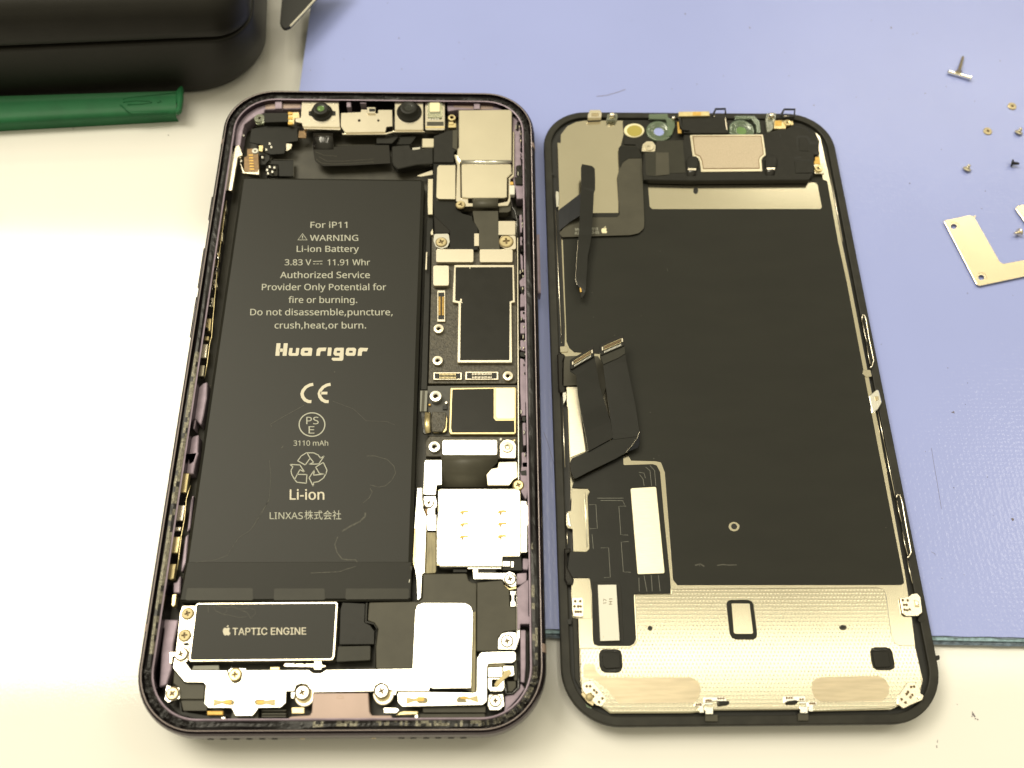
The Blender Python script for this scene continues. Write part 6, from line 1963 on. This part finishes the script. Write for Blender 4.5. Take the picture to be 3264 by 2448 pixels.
# loose screws on the mat
def loose(x, y, reg, rpx, kind, az, label, metal):
    c = disc_px(reg, x, y, MZ)
    k = mmpx(reg, x, y, MZ)
    r = rpx * k
    mb = MB()
    if kind == 'flat':      # head down, flat underside up with a stub
        M_ = Matrix.Rotation(0.12, 3, 'X')
        mb.lathe((0, 0, .25), [(r, -.2), (r, .05), (r * .9, .14), (r * .35, .14), (r * .3, .1), (r * .2, .02)], n=24, axis=M_, ms=[0, 0, 0, 1, 1, 1])
        h = .1
    elif kind == 'post':    # head on the mat, threaded stub up
        M_ = Matrix.Rotation(az, 3, 'Z') @ Matrix.Rotation(0.45, 3, 'X')
        mb.lathe((0, 0, r * .5), [(r, -.25), (r, .0), (r * .85, .1), (r * .5, .12), (r * .5, .5), (r * .42, .62), (r * .42, .95), (r * .3, 1.1)], n=20, axis=M_)
    else:                   # on its side
        M_ = Matrix.Rotation(az, 3, 'Z') @ Matrix.Rotation(1.35, 3, 'X')
        mb.lathe((0, 0, r * .95), [(r, -.3), (r, -.05), (r * .8, .1), (r * .42, .12), (r * .42, 1.0), (r * .36, 1.15), (r * .3, 1.5)], n=20, axis=M_)
    mb.v = [(a + c.x, b_ + c.y, cc + c.z) for a, b_, cc in mb.v]
    o = mb.build('loose_screw', [metal, RECESS], smooth=False)
    solo(o, label, 'screw', 'loose screws on the mat')
    return o


loose(1995, 225, 'Z', 74, 'flat', 0, 'bronze screw head lying flat, uppermost of the loose screws below the steel pin', SCREWD)
loose(1565, 665, 'Z', 74, 'flat', 0, 'dull bronze screw head lying flat, down left of the topmost loose screw', SCREWD)
loose(2105, 690, 'Z', 66, 'post', 2.6, 'pale gold screw with its stub up, cut by the right edge of the picture', LOOSEM)
loose(1195, 1335, 'Z', 70, 'post', 2.6, 'pale gold screw with its stub up, leftmost of the loose screws', LOOSEM)
loose(1985, 1250, 'Z', 60, 'side', 1.2, 'tiny blackened screw standing on its side above the metal bracket', PLAST)
loose(1790, 700, 'a', 58, 'side', -1.2, 'tiny silver screw lying on its side between the arms of the metal bracket', NICKEL)

# pin and leaning screw
a_, b__ = P(*g('Y', [(862, 712)])[0], MZ + .55), P(*g('Y', [(1275, 828)])[0], MZ + .62)
d_ = (b__ - a_)
mb = MB()
pts_ = [a_ + d_ * s for s in (0, .04, .40, .44, .46, .49, .51, .93, .94, 1.0)]
mb.tube(pts_, [.22, .5, .5, .42, .42, .42, .5, .52, .72, .70], n=14)
solo(mb.build('steel_pin', BRIGHT), 'bright steel pin screw lying on the mat with a brass screw leaning on it', 'pin', None)
a_, b__ = P(*g('Y', [(1060, 715)])[0], MZ + 1.25), P(*g('Y', [(1136, 455)])[0], MZ + .45)
d_ = (b__ - a_)
mb = MB()
mb.tube([a_ + d_ * s for s in (0, .05, .06, .5, .52, 1.0)], [.75, .7, .45, .42, .36, .34], n=12)
solo(mb.build('leaning_screw', SCREWD), 'brown brass screw leaning against the bright steel pin', 'screw')

# dust, lint, scratches
mb = MB()
spots = [('Y', 1790, 518, 9), ('Y', 470, 1092, 9), ('Y', 840, 972, 7), ('Y', 255, 50, 8), ('Y', 325, 28, 8), ('Z', 200, 1572, 11), ('a', 1312, 42, 7), ('a', 1258, 306, 7),
         ('d', 1490, 383, 6), ('d', 1520, 695, 5), ('d', 935, 597, 4), ('d', 2095, 428, 4), ('d', 2145, 590, 4), ('d', 600, 706, 4), ('d', 1375, 30, 4), ('W', 1492, 1310, 6),
         ('W', 1645, 1012, 4), ('X', 1505, 488, 5), ('X', 1218, 125, 3), ('X', 2098, 808, 16), ('X', 1903, 770, 3), ('O', 1455, 57, 7), ('C', 1998, 826, 5), ('W', 1445, 862, 4),
         ('v', 2060, 890, 2), ('v', 1925, 60, 2), ('v', 1620, 60, 1.5), ('v', 1480, 30, 1.5)]
for _ in range(60):
    spots.append(('f', random.uniform(1000, 3250), random.uniform(5, 1950), random.uniform(.7, 1.6)))
for reg, x, y, s_ in spots:
    if reg == 'f' and (1680 < x < 3000 and y > 340) or (reg == 'f' and x < 1740 and y > 280):
        continue
    mb.px(reg, [(x - s_, y - s_ * .6), (x + s_ * .3, y - s_), (x + s_, y + s_ * .2), (x, y + s_)], MZ + .06, .05, b=0)
for ln, w in ((g('v', [(1289, 208), (1310, 206), (1335, 199), (1351, 193)]), .16), (g('X', [(1280, 90), (1300, 220), (1340, 450), (1380, 700)]), .06),
              (g('W', [(1478, 1306), (1500, 1310), (1512, 1322)]), .12), (g('W', [(780, 618), (770, 628)]), .08), (g('D', [(1965, 1240), (2010, 1360), (2050, 1500), (2090, 1640)]), .05),
              (g('X', [(1280, 1135), (1310, 1150), (1320, 1168)]), .06)):
    mb.stroke([P(*p, MZ + .03) for p in ln], w, MZ + .03)
o = mb.build('dust', DUST)
o['kind'] = 'stuff'
o['label'] = 'specks and hairs scattered on the mat'
mb = MB()
for reg, x, y, s_ in (('b', 783, 1068, 6), ('b', 790, 1090, 14), ('b', 805, 1110, 11), ('b', 778, 1112, 6), ('b', 815, 1136, 8), ('b', 838, 1145, 8), ('b', 412, 1382, 6),
                      ('b', 405, 1425, 6), ('b', 407, 1440, 5), ('b', 415, 1366, 4), ('b', 622, 986, 4), ('e', 1187, 952, 4), ('e', 515, 905, 4)):
    mb.px(reg, [(x - s_, y - s_ * .5), (x + s_ * .2, y - s_), (x + s_, y + s_ * .4), (x - s_ * .1, y + s_)], TZ + .12, .1, b=0)
o = mb.build('debris', DUST)
o['kind'] = 'stuff'
o['label'] = 'dark crumbs on the table'
